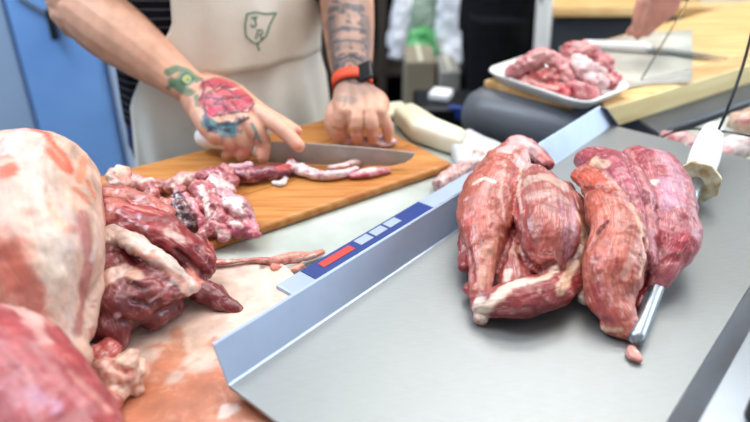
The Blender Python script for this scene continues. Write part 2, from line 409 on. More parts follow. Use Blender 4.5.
# ------------------------------------------------------------------ weighing scale with steel platter
A = W(228, 385, ZP); uu = Vector((.653, .757, 0)).normalized(); vv = Vector((uu.y, -uu.x, 0))
def LP(a, b, z): p = A+uu*a+vv*b; return Vector((p.x, p.y, z))
Lp, Wp = .797, .300
t = empty('weighing_scale', LP(.4, .15, ZC))
tag(t, 'low white counter scale under the steel platter with a blue label strip', 'scale')
e0 = W(256, 290, .936); e1 = W(470, 166, .936)
o0 = (e0-A).dot(vv); o1 = (e1-A).dot(vv); off = (o0+o1)/2+.008; a0 = (e0-A).dot(uu); a1 = (e1-A).dot(uu)
bm = prism([LP(a0+.02, off, 0), LP(a1+.03, off, 0), LP(a1+.03, .24, 0), LP(a0+.02, .24, 0)], ZC, .936); bevel(bm, .003, 2)
obj('scale_body', bm, M['label_grey'], t, False)
# label strip lies on the ledge of the scale body
s0 = W(305, 273, .937); s1 = W(432, 207, .937); b0 = (s0-A).dot(uu); b1 = (s1-A).dot(uu)
def strip(x0, x1, w0, w1, z, mat, name, par, label=None):
    bm = prism([LP(x0, w0, 0), LP(x1, w0, 0), LP(x1, w1, 0), LP(x0, w1, 0)], .9362, z); o = obj(name, bm, mat, par, False)
    if label: o['label'] = label
    return o
ls = strip(b0, b1, off+.003, off+.034, .9372, M['label_blue'], 'label_strip', t, 'blue printed label strip')
lb = b1-b0
strip(b0+.1*lb, b0+.34*lb, off+.008, off+.019, .9378, M['label_red'], 'red_badge', ls)
for k in range(3):
    x0 = b0+(.39+.125*k)*lb; q = strip(x0, x0+.105*lb, off+.006, off+.019, .9378, M['label_grey'], 'pale_window', ls)
t = empty('steel_platter', LP(.4, .15, ZP))
tag(t, 'large brushed stainless steel platter with raised side flange, meat lying on it', 'platter')
bm = prism([LP(0, 0, 0), LP(Lp, 0, 0), LP(Lp, Wp, 0), LP(0, Wp, 0)], ZP-.003, ZP)
obj('platter_bed', bm, M['steel'], t, False)
T0 = W(213, 345, .985); T1 = W(601, 107, .985)
def flat_poly(P, th): return sheet([P[:2], P[2:]], th)
t0 = A+Vector((0, 0, .035))+vv*((T0-A).dot(vv)*.5+(T1-A).dot(vv)*.5); print('flange out', (T0-A).dot(vv), (T1-A).dot(vv), (T0-A).dot(uu), (T1-A).dot(uu))
fo = ((T0-A).dot(vv)+(T1-A).dot(vv))/2
q0 = (T0-A).dot(uu); q1 = (T1-A).dot(uu)
P = []
for k, (o_, z_) in enumerate([(0.004, ZP-.001), (0, ZP+.001), (fo*.5, ZP+.018), (fo, ZP+.035), (fo-.002, ZP+.0365)]):
    f_ = min(1, max(0, (z_-ZP)/.035)); P.append([LP(0+q0*f_, o_, z_), LP(Lp+(q1-Lp)*f_, o_, z_)])
o = obj('side_flange', sheet(P, .0016), M['flange'], t, False); o['label'] = 'bright bent-up left flange'
tl = math.radians(49.2)
bm = sheet([[LP(q1, fo, ZP+.035), LP(Lp, 0, ZP)], [LP(q1+.003, fo+.010, ZP+.033), LP(Lp+.003, .012, ZP)]], .0015)
obj('flange_end', bm, M['dark_steel'], t, False)
P = [[LP(0, Wp-.003, ZP-.001), LP(Lp, Wp-.003, ZP-.001)], [LP(0, Wp, ZP+.001), LP(Lp, Wp, ZP+.001)], [LP(0, Wp+.022, ZP+.028), LP(Lp, Wp+.022, ZP+.028)], [LP(0, Wp+.05, ZP+.03), LP(Lp, Wp+.05, ZP+.03)]]
o = obj('side_flange', sheet(P, .0016), M['steel_bright'], t, False); o['label'] = 'right flange in shadow'

# ------------------------------------------------------------------ meat on the platter
PK = (186, 92, 88); PKL = (200, 116, 108); PUR = (160, 92, 108); RED = (150, 50, 50); FATC = (232, 206, 192); PALE = (214, 160, 156); SIL = (196, 158, 168)
la = [
 dict(p=[(515, 149, .052, 14), (503, 174, .054, 27), (487, 207, .051, 30), (484, 236, .042, 22), (483, 262, .032, 14), (480, 288, .022, 12), (478, 306, .013, 9)], c=(196, 110, 96)),
 dict(p=[(535, 178, .054, 17), (545, 204, .058, 30), (548, 234, .053, 31), (545, 260, .040, 20)], c=(180, 106, 100)),
 dict(p=[(561, 190, .038, 13), (573, 214, .036, 16), (576, 248, .032, 15), (568, 278, .022, 14)], c=(180, 110, 100)),
 dict(p=[(482, 303, .014, 15), (515, 300, .022, 21), (548, 292, .024, 21), (570, 280, .02, 14)], c=(160, 66, 66)),
 dict(p=[(516, 145, .058, 14), (533, 153, .052, 12), (546, 164, .046, 9)], c=(196, 120, 122)),
 dict(p=[(468, 235, .02, 10), (467, 268, .015, 10)], c=(168, 70, 70)),
 dict(p=[(484, 306, .010, 10), (481, 318, .006, 7)], c=(206, 150, 136)),
 dict(p=[(468, 288, .012, 8), (480, 300, .01, 10)], c=(168, 80, 74)),
 dict(p=[(511, 225, .030, 20), (512, 262, .022, 22), (515, 288, .016, 18)], c=(168, 78, 70)),
]
sa = [
 ([(505, 150), (520, 140), (533, 150), (520, 165)], 8, (222, 190, 190), .8, 0),
 ([(500, 175), (486, 185), (478, 205)], 5, (206, 150, 146), .6),
 ([(474, 184), (484, 178), (494, 182)], 2.5, FATC, .8, .6),
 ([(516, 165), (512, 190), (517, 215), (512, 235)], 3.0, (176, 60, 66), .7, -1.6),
 ([(521, 168), (518, 192), (522, 212)], 2.2, FATC, .75, .5),
 ([(505, 165), (500, 195), (506, 225)], 2.2, (214, 168, 160), .6, .4),
 ([(530, 180), (548, 176), (562, 184)], 9, (214, 186, 172), .75),
 ([(528, 196), (550, 192), (568, 202)], 6, (206, 170, 162), .6),
 ([(572, 200), (574, 235), (568, 265)], 4, (196, 150, 160), .6),
 ([(578, 215), (585, 235), (584, 262)], 3.5, (222, 180, 150), .8, .3),
 ([(560, 200), (566, 225), (566, 255)], 3, (150, 92, 120), .5),
 ([(540, 215), (552, 220), (546, 245), (540, 262)], 10, (170, 76, 66), .6),
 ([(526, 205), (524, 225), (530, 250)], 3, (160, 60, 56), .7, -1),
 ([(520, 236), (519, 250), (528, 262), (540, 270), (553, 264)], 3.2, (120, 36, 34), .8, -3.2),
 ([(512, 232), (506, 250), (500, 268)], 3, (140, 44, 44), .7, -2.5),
 ([(512, 250), (520, 245)], 4, (214, 160, 140), .7),
 ([(486, 252)], 8, (214, 160, 140), .65, .8), ([(483, 268), (481, 285)], 4, (206, 160, 140), .6),
 ([(480, 300), (476, 312), (484, 318)], 5, FATC, .9, .6),
 ([(486, 308), (498, 296), (510, 285), (520, 282)], 6.5, (232, 206, 186), .95, .6),
 ([(506, 280), (508, 272)], 4, FATC, .8, .5), ([(530, 282), (545, 278), (556, 270)], 3.6, (230, 200, 178), .85, .5),
 ([(560, 290), (568, 275), (576, 262)], 5, (226, 190, 162), .8, .6),
 ([(484, 200), (482, 230)], 8, (200, 100, 90), .5), ([(466, 215), (470, 235)], 5, (196, 90, 84), .5),
 ([(530, 305), (550, 300)], 7, (140, 56, 60), .6), ([(500, 312), (530, 310)], 3, (190, 130, 130), .4),
 ([(540, 155), (552, 160), (558, 172)], 3, (206, 90, 76), .8, .4), ([(530, 162), (545, 168)], 2.5, (130, 40, 52), .7, -2),
 ([(470, 250), (474, 280)], 3, (130, 50, 50), .6, -1.5), ([(496, 235), (495, 262), (489, 285)], 2.5, (212, 150, 130), .5, .3),
]
rp = random.Random(12)
def flecks(n, x0, x1, y0, y1, cols, ang, seed_):
    q = random.Random(seed_); out = []
    for k in range(n):
        x = q.uniform(x0, x1); y = q.uniform(y0, y1); a_ = math.radians(ang+q.uniform(-35, 35)); l_ = q.uniform(3, 13); c_ = q.choice(cols)
        raise_ = -.7 if sum(c_) < 330 else .25
        out.append(([(x, y), (x+l_*math.cos(a_)*.6, y+l_*math.sin(a_))], q.uniform(.6, 1.3), c_, q.uniform(.3, .65), raise_, .4))
    return out
sa += flecks(42, 464, 588, 150, 312, [(120, 40, 40), (136, 48, 50), (226, 180, 168), (210, 130, 120), (150, 54, 50), (216, 160, 150)], 80, 1)
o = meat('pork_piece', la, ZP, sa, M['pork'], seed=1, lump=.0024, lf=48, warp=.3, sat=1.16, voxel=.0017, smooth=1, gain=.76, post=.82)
tag(o, 'left pork piece on the steel platter with white fat at its front tip', 'meat', 'pork pieces on the platter')
lb_ = [
 dict(p=[(583, 175, .057, 13), (598, 184, .061, 17), (611, 210, .062, 24), (618, 238, .054, 29), (612, 270, .038, 30), (611, 298, .023, 25), (622, 320, .013, 17), (634, 335, .007, 8)], c=(200, 112, 96)),
 dict(p=[(592, 160, .055, 18), (615, 175, .062, 27), (632, 205, .062, 24), (640, 235, .052, 18), (642, 262, .04, 14)], c=(178, 90, 100)),
 dict(p=[(638, 160, .052, 18), (655, 175, .056, 28), (664, 208, .052, 30), (672, 238, .044, 27), (664, 262, .03, 20), (650, 282, .018, 14)], c=(182, 96, 104)),
 dict(p=[(676, 232, .038, 16), (690, 240, .030, 7)], c=(184, 84, 90)), dict(p=[(668, 262, .026, 14), (682, 262, .022, 6)], c=(180, 76, 84)),
 dict(p=[(648, 290, .012, 10), (640, 308, .008, 7)], c=(176, 70, 76)),
 dict(p=[(588, 298, .012, 10), (586, 275, .015, 9)], c=FATC),
 dict(p=[(610, 325, .008, 12), (640, 334, .006, 8)], c=(178, 96, 84)),
]
sb = [
 ([(576, 178), (590, 174), (602, 182)], 6, (206, 96, 82), .7, .5),
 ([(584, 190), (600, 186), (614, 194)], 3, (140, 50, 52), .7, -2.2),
 ([(594, 160), (606, 165)], 5, (226, 196, 170), .8, .4),
 ([(604, 172), (620, 190), (632, 212)], 3, (212, 170, 170), .55),
 ([(622, 152), (634, 175), (645, 200), (650, 225)], 2.6, (128, 44, 60), .75, -2.8),
 ([(628, 150), (640, 170), (648, 190)], 3.4, (206, 150, 146), .65, .6),
 ([(632, 205), (640, 225), (645, 252), (640, 275)], 2.8, (230, 186, 160), .8, .4),
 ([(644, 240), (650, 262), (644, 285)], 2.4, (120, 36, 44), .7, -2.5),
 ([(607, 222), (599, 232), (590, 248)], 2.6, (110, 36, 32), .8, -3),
 ([(640, 145), (660, 150), (676, 170), (678, 200)], 8, (204, 160, 176), .6),
 ([(662, 180), (668, 205)], 6, (190, 140, 170), .55), ([(654, 182)], 4, (232, 210, 200), .8, .4),
 ([(660, 235), (680, 245), (690, 240)], 8, (178, 60, 72), .55), ([(664, 262), (676, 258)], 4, (150, 40, 50), .6, -1),
 ([(605, 260), (625, 268)], 12, (190, 90, 84), .5), ([(624, 276), (630, 262), (636, 250)], 5, (220, 172, 160), .6),
 ([(595, 290), (600, 310), (612, 318)], 9, (172, 82, 84), .6), ([(582, 285), (582, 300)], 3.5, FATC, .9, .3),
 ([(592, 322), (606, 330), (620, 330)], 2.8, (226, 190, 160), .8), ([(638, 320), (636, 335)], 3, (232, 170, 150), .7, .4),
 ([(618, 230), (622, 250)], 9, (206, 116, 98), .5), ([(596, 205), (606, 215)], 8, (204, 108, 90), .5),
 ([(612, 160), (622, 172), (634, 190)], 7, (176, 88, 108), .4), ([(650, 210), (656, 230)], 5, (200, 120, 120), .5),
 ([(610, 285), (612, 305)], 2, (206, 146, 146), .5), ([(602, 275), (603, 298)], 1.8, (204, 140, 140), .5), ([(620, 290), (622, 312)], 1.8, (204, 140, 140), .5),
]
sb += flecks(42, 582, 694, 150, 330, [(130, 40, 50), (150, 50, 60), (226, 180, 172), (214, 130, 130), (120, 36, 44), (220, 160, 160)], 75, 2)
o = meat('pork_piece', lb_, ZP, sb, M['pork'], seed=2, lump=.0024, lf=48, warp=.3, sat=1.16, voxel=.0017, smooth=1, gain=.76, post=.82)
tag(o, 'right of the two pink pork pieces, folded and lying over the honing steel rod', 'meat', 'pork pieces on the platter')
o = meat('meat_scrap', [dict(p=[(632, 348, .004, 4), (634, 355, .004, 7), (640, 359, .004, 4)], c=(222, 150, 140))], ZP, [([(636, 350)], 3, FATC, .8)], M['pork'], .0012, 1, .001, 150)
tag(o, 'tiny pink scrap of meat on the platter just below the rod tip', 'meat scrap')

# honing steel
G = W(697, 181, ZP+.031); tip = W(637, 337, ZP+.0095); ax = (G-tip).normalized()
t = empty('honing_steel', G)
tag(t, 'honing steel rod with white plastic handle and octagonal guard lying on the platter', 'honing steel')
bm = bmesh.new(); tube(bm, [tip, tip.lerp(G, .5), G], [.0078, .0082, .0085], 24, 3, True); o = obj('rod', bm, M['steel_bright'], t); 
side = ax.cross(Vector((0, 0, 1))).normalized(); up_ = side.cross(ax)
def rotmat(z, x, y, loc): return Matrix(((x.x, y.x, z.x, loc.x), (x.y, y.y, z.y, loc.y), (x.z, y.z, z.z, loc.z), (0, 0, 0, 1)))
bm = bmesh.new(); bmesh.ops.create_cone(bm, cap_ends=True, segments=8, radius1=.030, radius2=.028, depth=.010)
bmesh.ops.transform(bm, matrix=rotmat(ax, side, up_, G) @ Matrix.Rotation(PI/8, 4, 'Z'), verts=bm.verts); bevel(bm, .002, 2)
o = obj('guard', bm, M['scraped'], t, False); o['label'] = 'scuffed cream octagonal guard'
He = W(713, 130, ZP+.042); hd = (He-G)
bm = bmesh.new(); tube(bm, [G+hd*.03, G+hd*.2, G+hd*.5, G+hd*.8, G+hd*1.0], [.014, .018, .0195, .017, .014], 20, 4, True, ratio=.85)
o = obj('handle', bm, M['white'], t); o['label'] = 'white plastic handle'

# black corner knob near the platter's right edge
kp = W(745, 402, ZP+.03)
t = empty('scale_knob', kp); tag(t, 'black round knob with a pale ring at the platter right edge', 'knob')
bm = bmesh.new(); tube(bm, [Vector((kp.x+.012, kp.y-.02, ZC+.0)), Vector((kp.x+.012, kp.y-.02, ZP+.04))], [.022, .02], 24, 4, True, ratio=1); obj('knob_body', bm, M['black_plastic'], t)
bm = bmesh.new(); bmesh.ops.create_cone(bm, cap_ends=True, segments=32, radius1=.0235, radius2=.0235, depth=.004); bmesh.ops.translate(bm, vec=(kp.x+.012, kp.y-.02, ZP+.02), verts=bm.verts); obj('ring', bm, M['label_grey'], t)

# ------------------------------------------------------------------ foreground meats on the left
lh = [
 dict(p=[(26, 192, .140, 72), (14, 235, .12, 86), (14, 285, .10, 86), (34, 330, .07, 60), (62, 362, .05, 30)], c=(232, 200, 184), q=.9),
 dict(p=[(60, 190, .10, 40), (70, 230, .09, 34), (78, 280, .08, 24), (80, 330, .06, 16)], c=(206, 160, 152), q=.9),
 dict(p=[(75, 175, .10, 18), (92, 205, .085, 12)], c=(226, 190, 176)),
]
sh = [
 ([(0, 150), (14, 152)], 11, (208, 120, 108), .75), ([(2, 172), (22, 166), (30, 172)], 10, (200, 98, 84), .85), ([(6, 140), (10, 150)], 6, (206, 118, 104), .6),
 ([(34, 130), (46, 140), (56, 155), (64, 166)], 9, (206, 102, 84), .85, .3),
 ([(40, 132), (54, 150), (62, 160)], 1.5, (226, 160, 140), .6), ([(47, 130), (60, 148)], 1.3, (226, 160, 140), .6),
 ([(84, 158), (80, 180)], 5, (224, 150, 126), .7), ([(76, 190), (86, 200)], 4, (206, 110, 90), .6),
 ([(88, 182), (94, 196)], 4, (216, 120, 96), .7), ([(20, 135), (30, 165), (40, 210), (52, 260)], 11, (238, 222, 212), .7, .4),
 ([(66, 212), (78, 222), (84, 250)], 6, (188, 160, 160), .6), ([(46, 165), (58, 200), (70, 240)], 10, (230, 208, 198), .6),
 ([(0, 240), (8, 252), (20, 280), (36, 300)], 18, (188, 110, 100), .75), ([(0, 262), (16, 275)], 16, (184, 104, 94), .6),
 ([(84, 215), (88, 250), (84, 290), (78, 330)], 8, (168, 104, 104), .75),
 ([(66, 245), (72, 280), (70, 320)], 7, (214, 196, 188), .7), ([(50, 205), (60, 225)], 5, (234, 170, 140), .4),
 ([(96, 215), (98, 240), (92, 258)], 4, (222, 206, 200), .7, .3),
 ([(52, 270), (58, 300)], 10, (236, 220, 206), .8), ([(24, 185), (22, 210)], 12, (226, 200, 190), .6),
 ([(30, 200), (34, 230), (30, 250)], 6, (224, 180, 166), .4), ([(2, 200), (8, 225)], 14, (222, 196, 186), .5),
]
o = meat('raw_ham', lh, ZC, sh, M['ham'], .003, 3, .002, 30, seed=11, wf=45, post=.74, sat=1.4)
tag(o, 'big rounded raw pork leg with a pale fat cap at the left edge', 'meat')
lm = [
 dict(p=[(112, 212, .080, 20), (140, 226, .075, 24), (172, 240, .065, 24), (206, 262, .045, 15)], c=(158, 48, 50), q=.7),
 dict(p=[(110, 229, .090, 9), (130, 240, .090, 10.5), (152, 254, .082, 10.5), (175, 270, .066, 9.5), (194, 286, .050, 6)], c=(238, 212, 198), q=.6),
 dict(p=[(104, 196, .075, 14), (128, 200, .07, 15), (160, 215, .06, 16)], c=(196, 104, 92), q=.7),
 dict(p=[(104, 245, .07, 26), (112, 280, .06, 30), (125, 305, .05, 30)], c=(138, 48, 52)),
 dict(p=[(112, 296, .05, 28), (145, 288, .055, 29), (174, 285, .048, 21)], c=(132, 44, 50)),
 dict(p=[(108, 325, .04, 22), (112, 342, .025, 18)], c=(140, 50, 54)),
 dict(p=[(150, 315, .028, 18), (172, 305, .026, 16)], c=(128, 46, 50)),
 dict(p=[(178, 280, .038, 14), (205, 290, .028, 13), (225, 303, .016, 11), (236, 312, .010, 8)], c=(122, 22, 28)),
 dict(p=[(190, 245, .055, 18), (205, 268, .04, 14)], c=(140, 40, 46)),
 dict(p=[(150, 255, .04, 34), (160, 275, .03, 34)], c=(138, 46, 50)),
]
sm = [
 ([(108, 232), (130, 240), (150, 252), (168, 262), (184, 278), (196, 290)], 9.5, (236, 210, 196), .97, 1.6, .15),
 ([(112, 226), (124, 232)], 6, (232, 196, 184), .8), ([(153, 252)], 3, (190, 130, 90), .9),
 ([(133, 250), (143, 256), (158, 258)], 2, (226, 120, 100), .6), ([(160, 268), (178, 282), (186, 292)], 2, (222, 150, 130), .6),
 ([(104, 215), (118, 205), (110, 195)], 9, (220, 130, 112), .7, .5), ([(126, 212), (150, 222), (170, 232)], 7, (160, 40, 44), .7),
 ([(130, 204), (160, 214)], 5, (190, 80, 74), .6), ([(168, 232), (182, 240)], 4, (236, 200, 186), .7),
 ([(102, 282), (112, 274), (126, 270), (138, 276)], 7, (228, 184, 164), .9, .8, .2), ([(98, 290), (106, 280)], 6, (222, 168, 150), .8, .4),
 ([(162, 268), (175, 276), (186, 284)], 4.5, (220, 150, 134), .7, .4), ([(192, 272), (198, 284)], 6, (226, 130, 114), .7, .4),
 ([(117, 316)], 3.5, (200, 190, 200), .7), ([(150, 302), (165, 290), (172, 282)], 2, (206, 180, 184), .8, .4),
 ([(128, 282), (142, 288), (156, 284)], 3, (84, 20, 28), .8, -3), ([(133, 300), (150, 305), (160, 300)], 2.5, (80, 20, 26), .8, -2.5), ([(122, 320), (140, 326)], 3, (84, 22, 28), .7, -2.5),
 ([(150, 280), (166, 292)], 8, (176, 84, 80), .5), ([(122, 295), (130, 305)], 9, (112, 36, 50), .6),
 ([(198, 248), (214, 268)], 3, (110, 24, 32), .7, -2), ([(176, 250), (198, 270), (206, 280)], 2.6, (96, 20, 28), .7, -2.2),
 ([(112, 248), (140, 264), (160, 275)], 8, (128, 42, 48), .6), ([(106, 258), (124, 262)], 8, (150, 62, 62), .5),
]
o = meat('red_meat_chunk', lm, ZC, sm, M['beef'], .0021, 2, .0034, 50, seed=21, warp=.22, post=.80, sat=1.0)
tag(o, 'dark red raw meat chunk with a white fat band, right beside the pale pork leg', 'meat')
lk = [
 dict(p=[(-70, 330, .075, 72), (-10, 385, .07, 82), (40, 440, .06, 80), (90, 500, .05, 60)], c=(178, 86, 90), q=.95),
 dict(p=[(-10, 305, .11, 20), (30, 330, .10, 20), (62, 362, .09, 18), (95, 400, .07, 16)], c=(206, 130, 124), q=.9),
]
sk = [
 ([(0, 288), (14, 308), (34, 318)], 11, (236, 196, 188), .8), ([(30, 320), (46, 340)], 8, (226, 180, 172), .75),
 ([(48, 348), (60, 352), (74, 362)], 7, (186, 92, 90), .7), ([(22, 340), (60, 380), (90, 410)], 8, (214, 150, 150), .5),
 ([(70, 372), (90, 392), (110, 410)], 5, (226, 160, 150), .7), ([(34, 396), (60, 404), (54, 412)], 5, (206, 160, 196), .5),
 ([(0, 360), (20, 380)], 24, (170, 78, 86), .5), ([(10, 330), (14, 350)], 8, (192, 104, 104), .5), ([(0, 318), (14, 330)], 8, (176, 76, 78), .6),
 ([(30, 392), (36, 408)], 8, (216, 170, 190), .4), ([(5, 400), (20, 415)], 14, (190, 110, 116), .5),
]
o = meat('pork_joint', lk, ZC, sk, M['ham'], .003, 3, .0025, 40, seed=31, wf=45, post=.72)
tag(o, 'pink raw pork joint filling the bottom left corner, in front of the pale leg', 'meat')
lf = [dict(p=[(104, 372, .03, 14), (122, 376, .028, 13)], c=(226, 168, 150)), dict(p=[(122, 366, .034, 12), (134, 360, .03, 9), (140, 372, .022, 7)], c=(236, 196, 176)),
      dict(p=[(112, 390, .02, 16), (128, 384, .018, 13), (136, 392, .012, 7)], c=(232, 186, 166)), dict(p=[(98, 398, .03, 14), (110, 404, .02, 10)], c=(200, 110, 100)), dict(p=[(100, 358, .03, 14), (110, 352, .028, 12)], c=(188, 96, 90))]
o = meat('fat_trimming', lf, ZC+.004, [([(110, 362), (124, 372)], 3, (226, 150, 130), .6, -1), ([(128, 372)], 3, (210, 110, 100), .5, -1), ([(118, 384)], 3, (206, 120, 104), .5, -1)], M['trim'], .0018, 2, .004, 70, seed=41)
tag(o, 'knobbly cream and pink fat trimming under the dark red chunk', 'meat trimming')

# pork skin slab
def slab(name, pts, z, th, mat, strokes, c, seed, droop=None, voxel=.003):
    bm = prism([W(x, y, z+th) for x, y in pts], z, z+th)
    me = remesh(bm, voxel, 4); V = getv(me)
    V[:, 2] += fbm(V, 14, seed, 2)*.002*np.clip((V[:, 2]-z)/th, 0, 1)+fbm(V, 60, seed, 2)*.0004
    setv(me, V); N = getn(me); C = np.ones((len(V), 3))*lin(c); C *= (1+.06*fbm(V, 30, seed+2))[:, None]
    d = paint(me, V, N, C, strokes, seed, .7, 45); V += N*d[:, None]; setv(me, V)
    setcol(me, C); setvec(me, V.copy()); return obj(name, me, mat)
M['skinslab'] = meatmat('pork_skin', .06, (60, 60, 60), marb=.1, rough=.42, bump=.2, wet=.2, fat=(236, 214, 200))
o = slab('pork_skin_slab', [(120, 268), (276, 258), (290, 268), (330, 312), (330, 470), (80, 470), (95, 330)], ZC, .014, M['skinslab'],
 [([(236, 405), (205, 385), (185, 415), (150, 410), (130, 400)], 36, (188, 112, 78), .97), ([(170, 355), (150, 385)], 18, (196, 118, 84), .9), ([(176, 330), (178, 360)], 7, (200, 136, 106), .8), ([(250, 400), (262, 412)], 16, (176, 104, 72), .9),
  ([(170, 310), (150, 330)], 7, (170, 130, 150), .6), ([(200, 345), (240, 362)], 12, (222, 180, 156), .8), ([(214, 340), (218, 352)], 3, (200, 120, 90), .7), ([(188, 338), (190, 350)], 2.5, (226, 190, 170), .8),  # first stroke paints the purplish shade under the red chunk
  ([(263, 267)], 2, (120, 90, 80), .9), ([(207, 298)], 1.6, (150, 90, 80), .8), ([(246, 300)], 1.2, (150, 100, 90), .8), ([(216, 360)], 2, (190, 120, 80), .8), ([(214, 338)], 1.3, (150, 90, 80), .8), ([(236, 408), (226, 414)], 3, (230, 210, 200), .7)], (214, 182, 166), 51)
tag(o, 'flat pale pink slab of pork skin, wet and orange at its front, beside the platter corner', 'pork skin')
o = meat('meat_strip', [dict(p=[(196, 262, .022, 7), (225, 262, .02, 3.5), (255, 260, .018, 3.5), (275, 262, .017, 5)], c=(190, 110, 100)), dict(p=[(272, 262, .016, 6), (292, 258, .013, 7), (312, 255, .008, 5), (322, 252, .006, 4)], c=(214, 140, 124)),
                        dict(p=[(274, 268, .015, 5), (290, 270, .008, 4), (302, 266, .007, 3)], c=(222, 150, 130)), dict(p=[(196, 240, .03, 9), (206, 252, .028, 9), (205, 262, .022, 8)], c=(184, 92, 84))],
         ZC, [([(285, 264), (300, 259), (315, 255)], 1.6, FATC, .8, .3), ([(280, 268), (290, 262)], 1.5, (176, 70, 60), .6, -.6), ([(215, 261), (265, 262)], 1.2, (226, 190, 170), .6)], M['trim'], .0014, 1, .001, 90, seed=61)
tag(o, 'long thin pink strip of meat with frayed end above the pork skin slab', 'meat strip')

# ------------------------------------------------------------------ trimmings on the board
def trim(lobes, label, c_strokes=(), z=ZB, seed=0, group=None, name='meat_trimming', lump=.0042, voxel=.0018, cat='meat trimming'):
    xs = [t_[0] for lb in lobes for t_ in lb['p']]; ys = [t_[1] for lb in lobes for t_ in lb['p']]; ar = (max(xs)-min(xs)+14)*(max(ys)-min(ys)+10)
    c_strokes = list(c_strokes)+flecks(int(ar/45), min(xs)-7, max(xs)+7, min(ys)-7, max(ys)+5, [(240, 218, 210), (232, 196, 190), (120, 40, 52), (150, 56, 66), (226, 170, 168)], 50, seed)
    o = meat(name, lobes, z, list(c_strokes), M['trim'], voxel, 1, lump, 80, seed=seed); tag(o, label, cat, group); return o
WT = (238, 214, 206)
trim([dict(p=[(118, 186, .03, 12), (120, 176, .035, 13)], c=(214, 160, 146)), dict(p=[(124, 190, .02, 10)], c=(150, 80, 90))], 'round pale knob of meat at the far left end of the board pile', [([(112, 172), (120, 168)], 5, (236, 200, 180), .8, .4)], seed=71)
trim([dict(p=[(132, 184, .015, 9), (148, 186, .015, 11), (160, 184, .012, 8)], c=(210, 140, 136)), dict(p=[(150, 196, .02, 10)], c=(190, 104, 104))], 'pink lumpy trimming just right of the pale knob', [([(138, 182), (150, 178)], 4, WT, .8, .5), ([(150, 192)], 3, WT, .7)], seed=72)
trim([dict(p=[(172, 186, .015, 9), (186, 180, .014, 9), (196, 178, .012, 7)], c=(214, 160, 152)), dict(p=[(180, 192, .012, 8)], c=(170, 84, 84))], 'small pale pink trimming at the far edge of the board pile', [([(180, 182), (192, 176)], 3, WT, .8, .4)], seed=73)
trim([dict(p=[(150, 210, .03, 9), (166, 205, .025, 10), (176, 216, .02, 9)], c=(196, 118, 112)), dict(p=[(160, 214, .02, 9), (178, 226, .012, 8)], c=(224, 184, 172))], 'pink and white trimming between the red chunk and the dark purple slice', [([(158, 208), (170, 214)], 3, WT, .8, .4)], seed=74)
trim([dict(p=[(176, 196, .028, 9), (180, 210, .026, 12), (190, 226, .012, 10)], c=(82, 38, 52), q=.6), dict(p=[(186, 196, .03, 5), (196, 212, .024, 5), (204, 228, .01, 5)], c=(196, 110, 120))], 'dark purple slice with a pink rim in the middle of the board pile', [([(182, 192), (192, 204), (200, 222)], 2.6, (214, 150, 156), .8, .4)], seed=75)
trim([dict(p=[(200, 188, .028, 10), (212, 200, .028, 12), (216, 216, .02, 11), (206, 232, .01, 9)], c=(188, 110, 112)), dict(p=[(202, 206, .02, 12)], c=(204, 140, 140))], 'curled pink trimming in the middle of the board pile, right of the dark slice',
     [([(200, 186), (206, 200), (208, 216)], 3, WT, .8, .6), ([(212, 208), (214, 220)], 3, (130, 50, 56), .8, -1.5), ([(216, 190)], 4, WT, .8)], seed=76)
trim([dict(p=[(204, 178, .02, 9), (220, 174, .02, 11), (230, 184, .016, 9)], c=(168, 86, 92)), dict(p=[(214, 182, .024, 8), (226, 190, .02, 9)], c=(222, 180, 176))], 'rosy trimming at the far right of the board pile near the knife', [([(212, 180), (224, 184)], 3, WT, .8, .4)], seed=77)
trim([dict(p=[(222, 196, .03, 10), (234, 206, .026, 13), (244, 218, .014, 11), (254, 228, .008, 7)], c=(206, 150, 156)), dict(p=[(230, 222, .012, 11), (244, 232, .007, 9), (256, 236, .005, 5)], c=(182, 96, 112)), dict(p=[(216, 226, .012, 9), (226, 236, .006, 6)], c=(200, 120, 126))],
     'large white and pink trimming nearest the marble, right side of the board pile', [([(224, 200), (236, 202), (240, 212)], 5, (244, 226, 222), .9, .6), ([(232, 222), (240, 226)], 3, WT, .8, .4), ([(248, 216), (252, 226)], 3, (176, 70, 96), .7), ([(222, 214), (228, 210)], 3, (150, 60, 64), .7, -1.2), ([(214, 232), (232, 238)], 2, WT, .7)], seed=78)
# strip being cut and small bits
trim([dict(p=[(228, 176, .009, 8), (248, 175, .012, 10), (268, 172, .012, 9), (288, 170, .01, 7)], c=(122, 44, 62)), dict(p=[(232, 168, .012, 5), (250, 165, .014, 5)], c=(214, 170, 178))], 'dark maroon strip of meat being cut, in front of the knife blade',
     [([(240, 183), (258, 181), (276, 178)], 1.6, (206, 140, 140), .8, .3), ([(280, 168), (290, 165)], 4, (206, 70, 60), .8), ([(236, 166), (252, 164)], 3, (216, 176, 186), .8)], seed=79, name='meat_strip', lump=.0015)
trim([dict(p=[(292, 166, .01, 7), (308, 172, .009, 7), (325, 176, .007, 6), (342, 174, .007, 5), (356, 169, .007, 4)], c=(232, 206, 206)), dict(p=[(290, 160, .012, 4), (296, 166, .012, 5)], c=(206, 84, 72)), dict(p=[(330, 168, .01, 4), (350, 164, .01, 4), (364, 160, .008, 3)], c=(228, 196, 190))],
     'pale fatty strip lying along the front of the knife blade', [([(304, 168), (320, 174)], 2, (206, 150, 160), .6, -.5), ([(340, 168), (356, 166)], 1.6, (200, 130, 124), .6)], seed=80, name='meat_strip', lump=.0018)
trim([dict(p=[(352, 176, .005, 4), (366, 173, .007, 6), (380, 171, .006, 5), (388, 171, .004, 3)], c=(204, 120, 130))], 'small pink bit of meat at the right end of the pale strip', [([(362, 170), (374, 168)], 2.4, WT, .8, .4)], seed=81, name='meat_bit', lump=.0016)
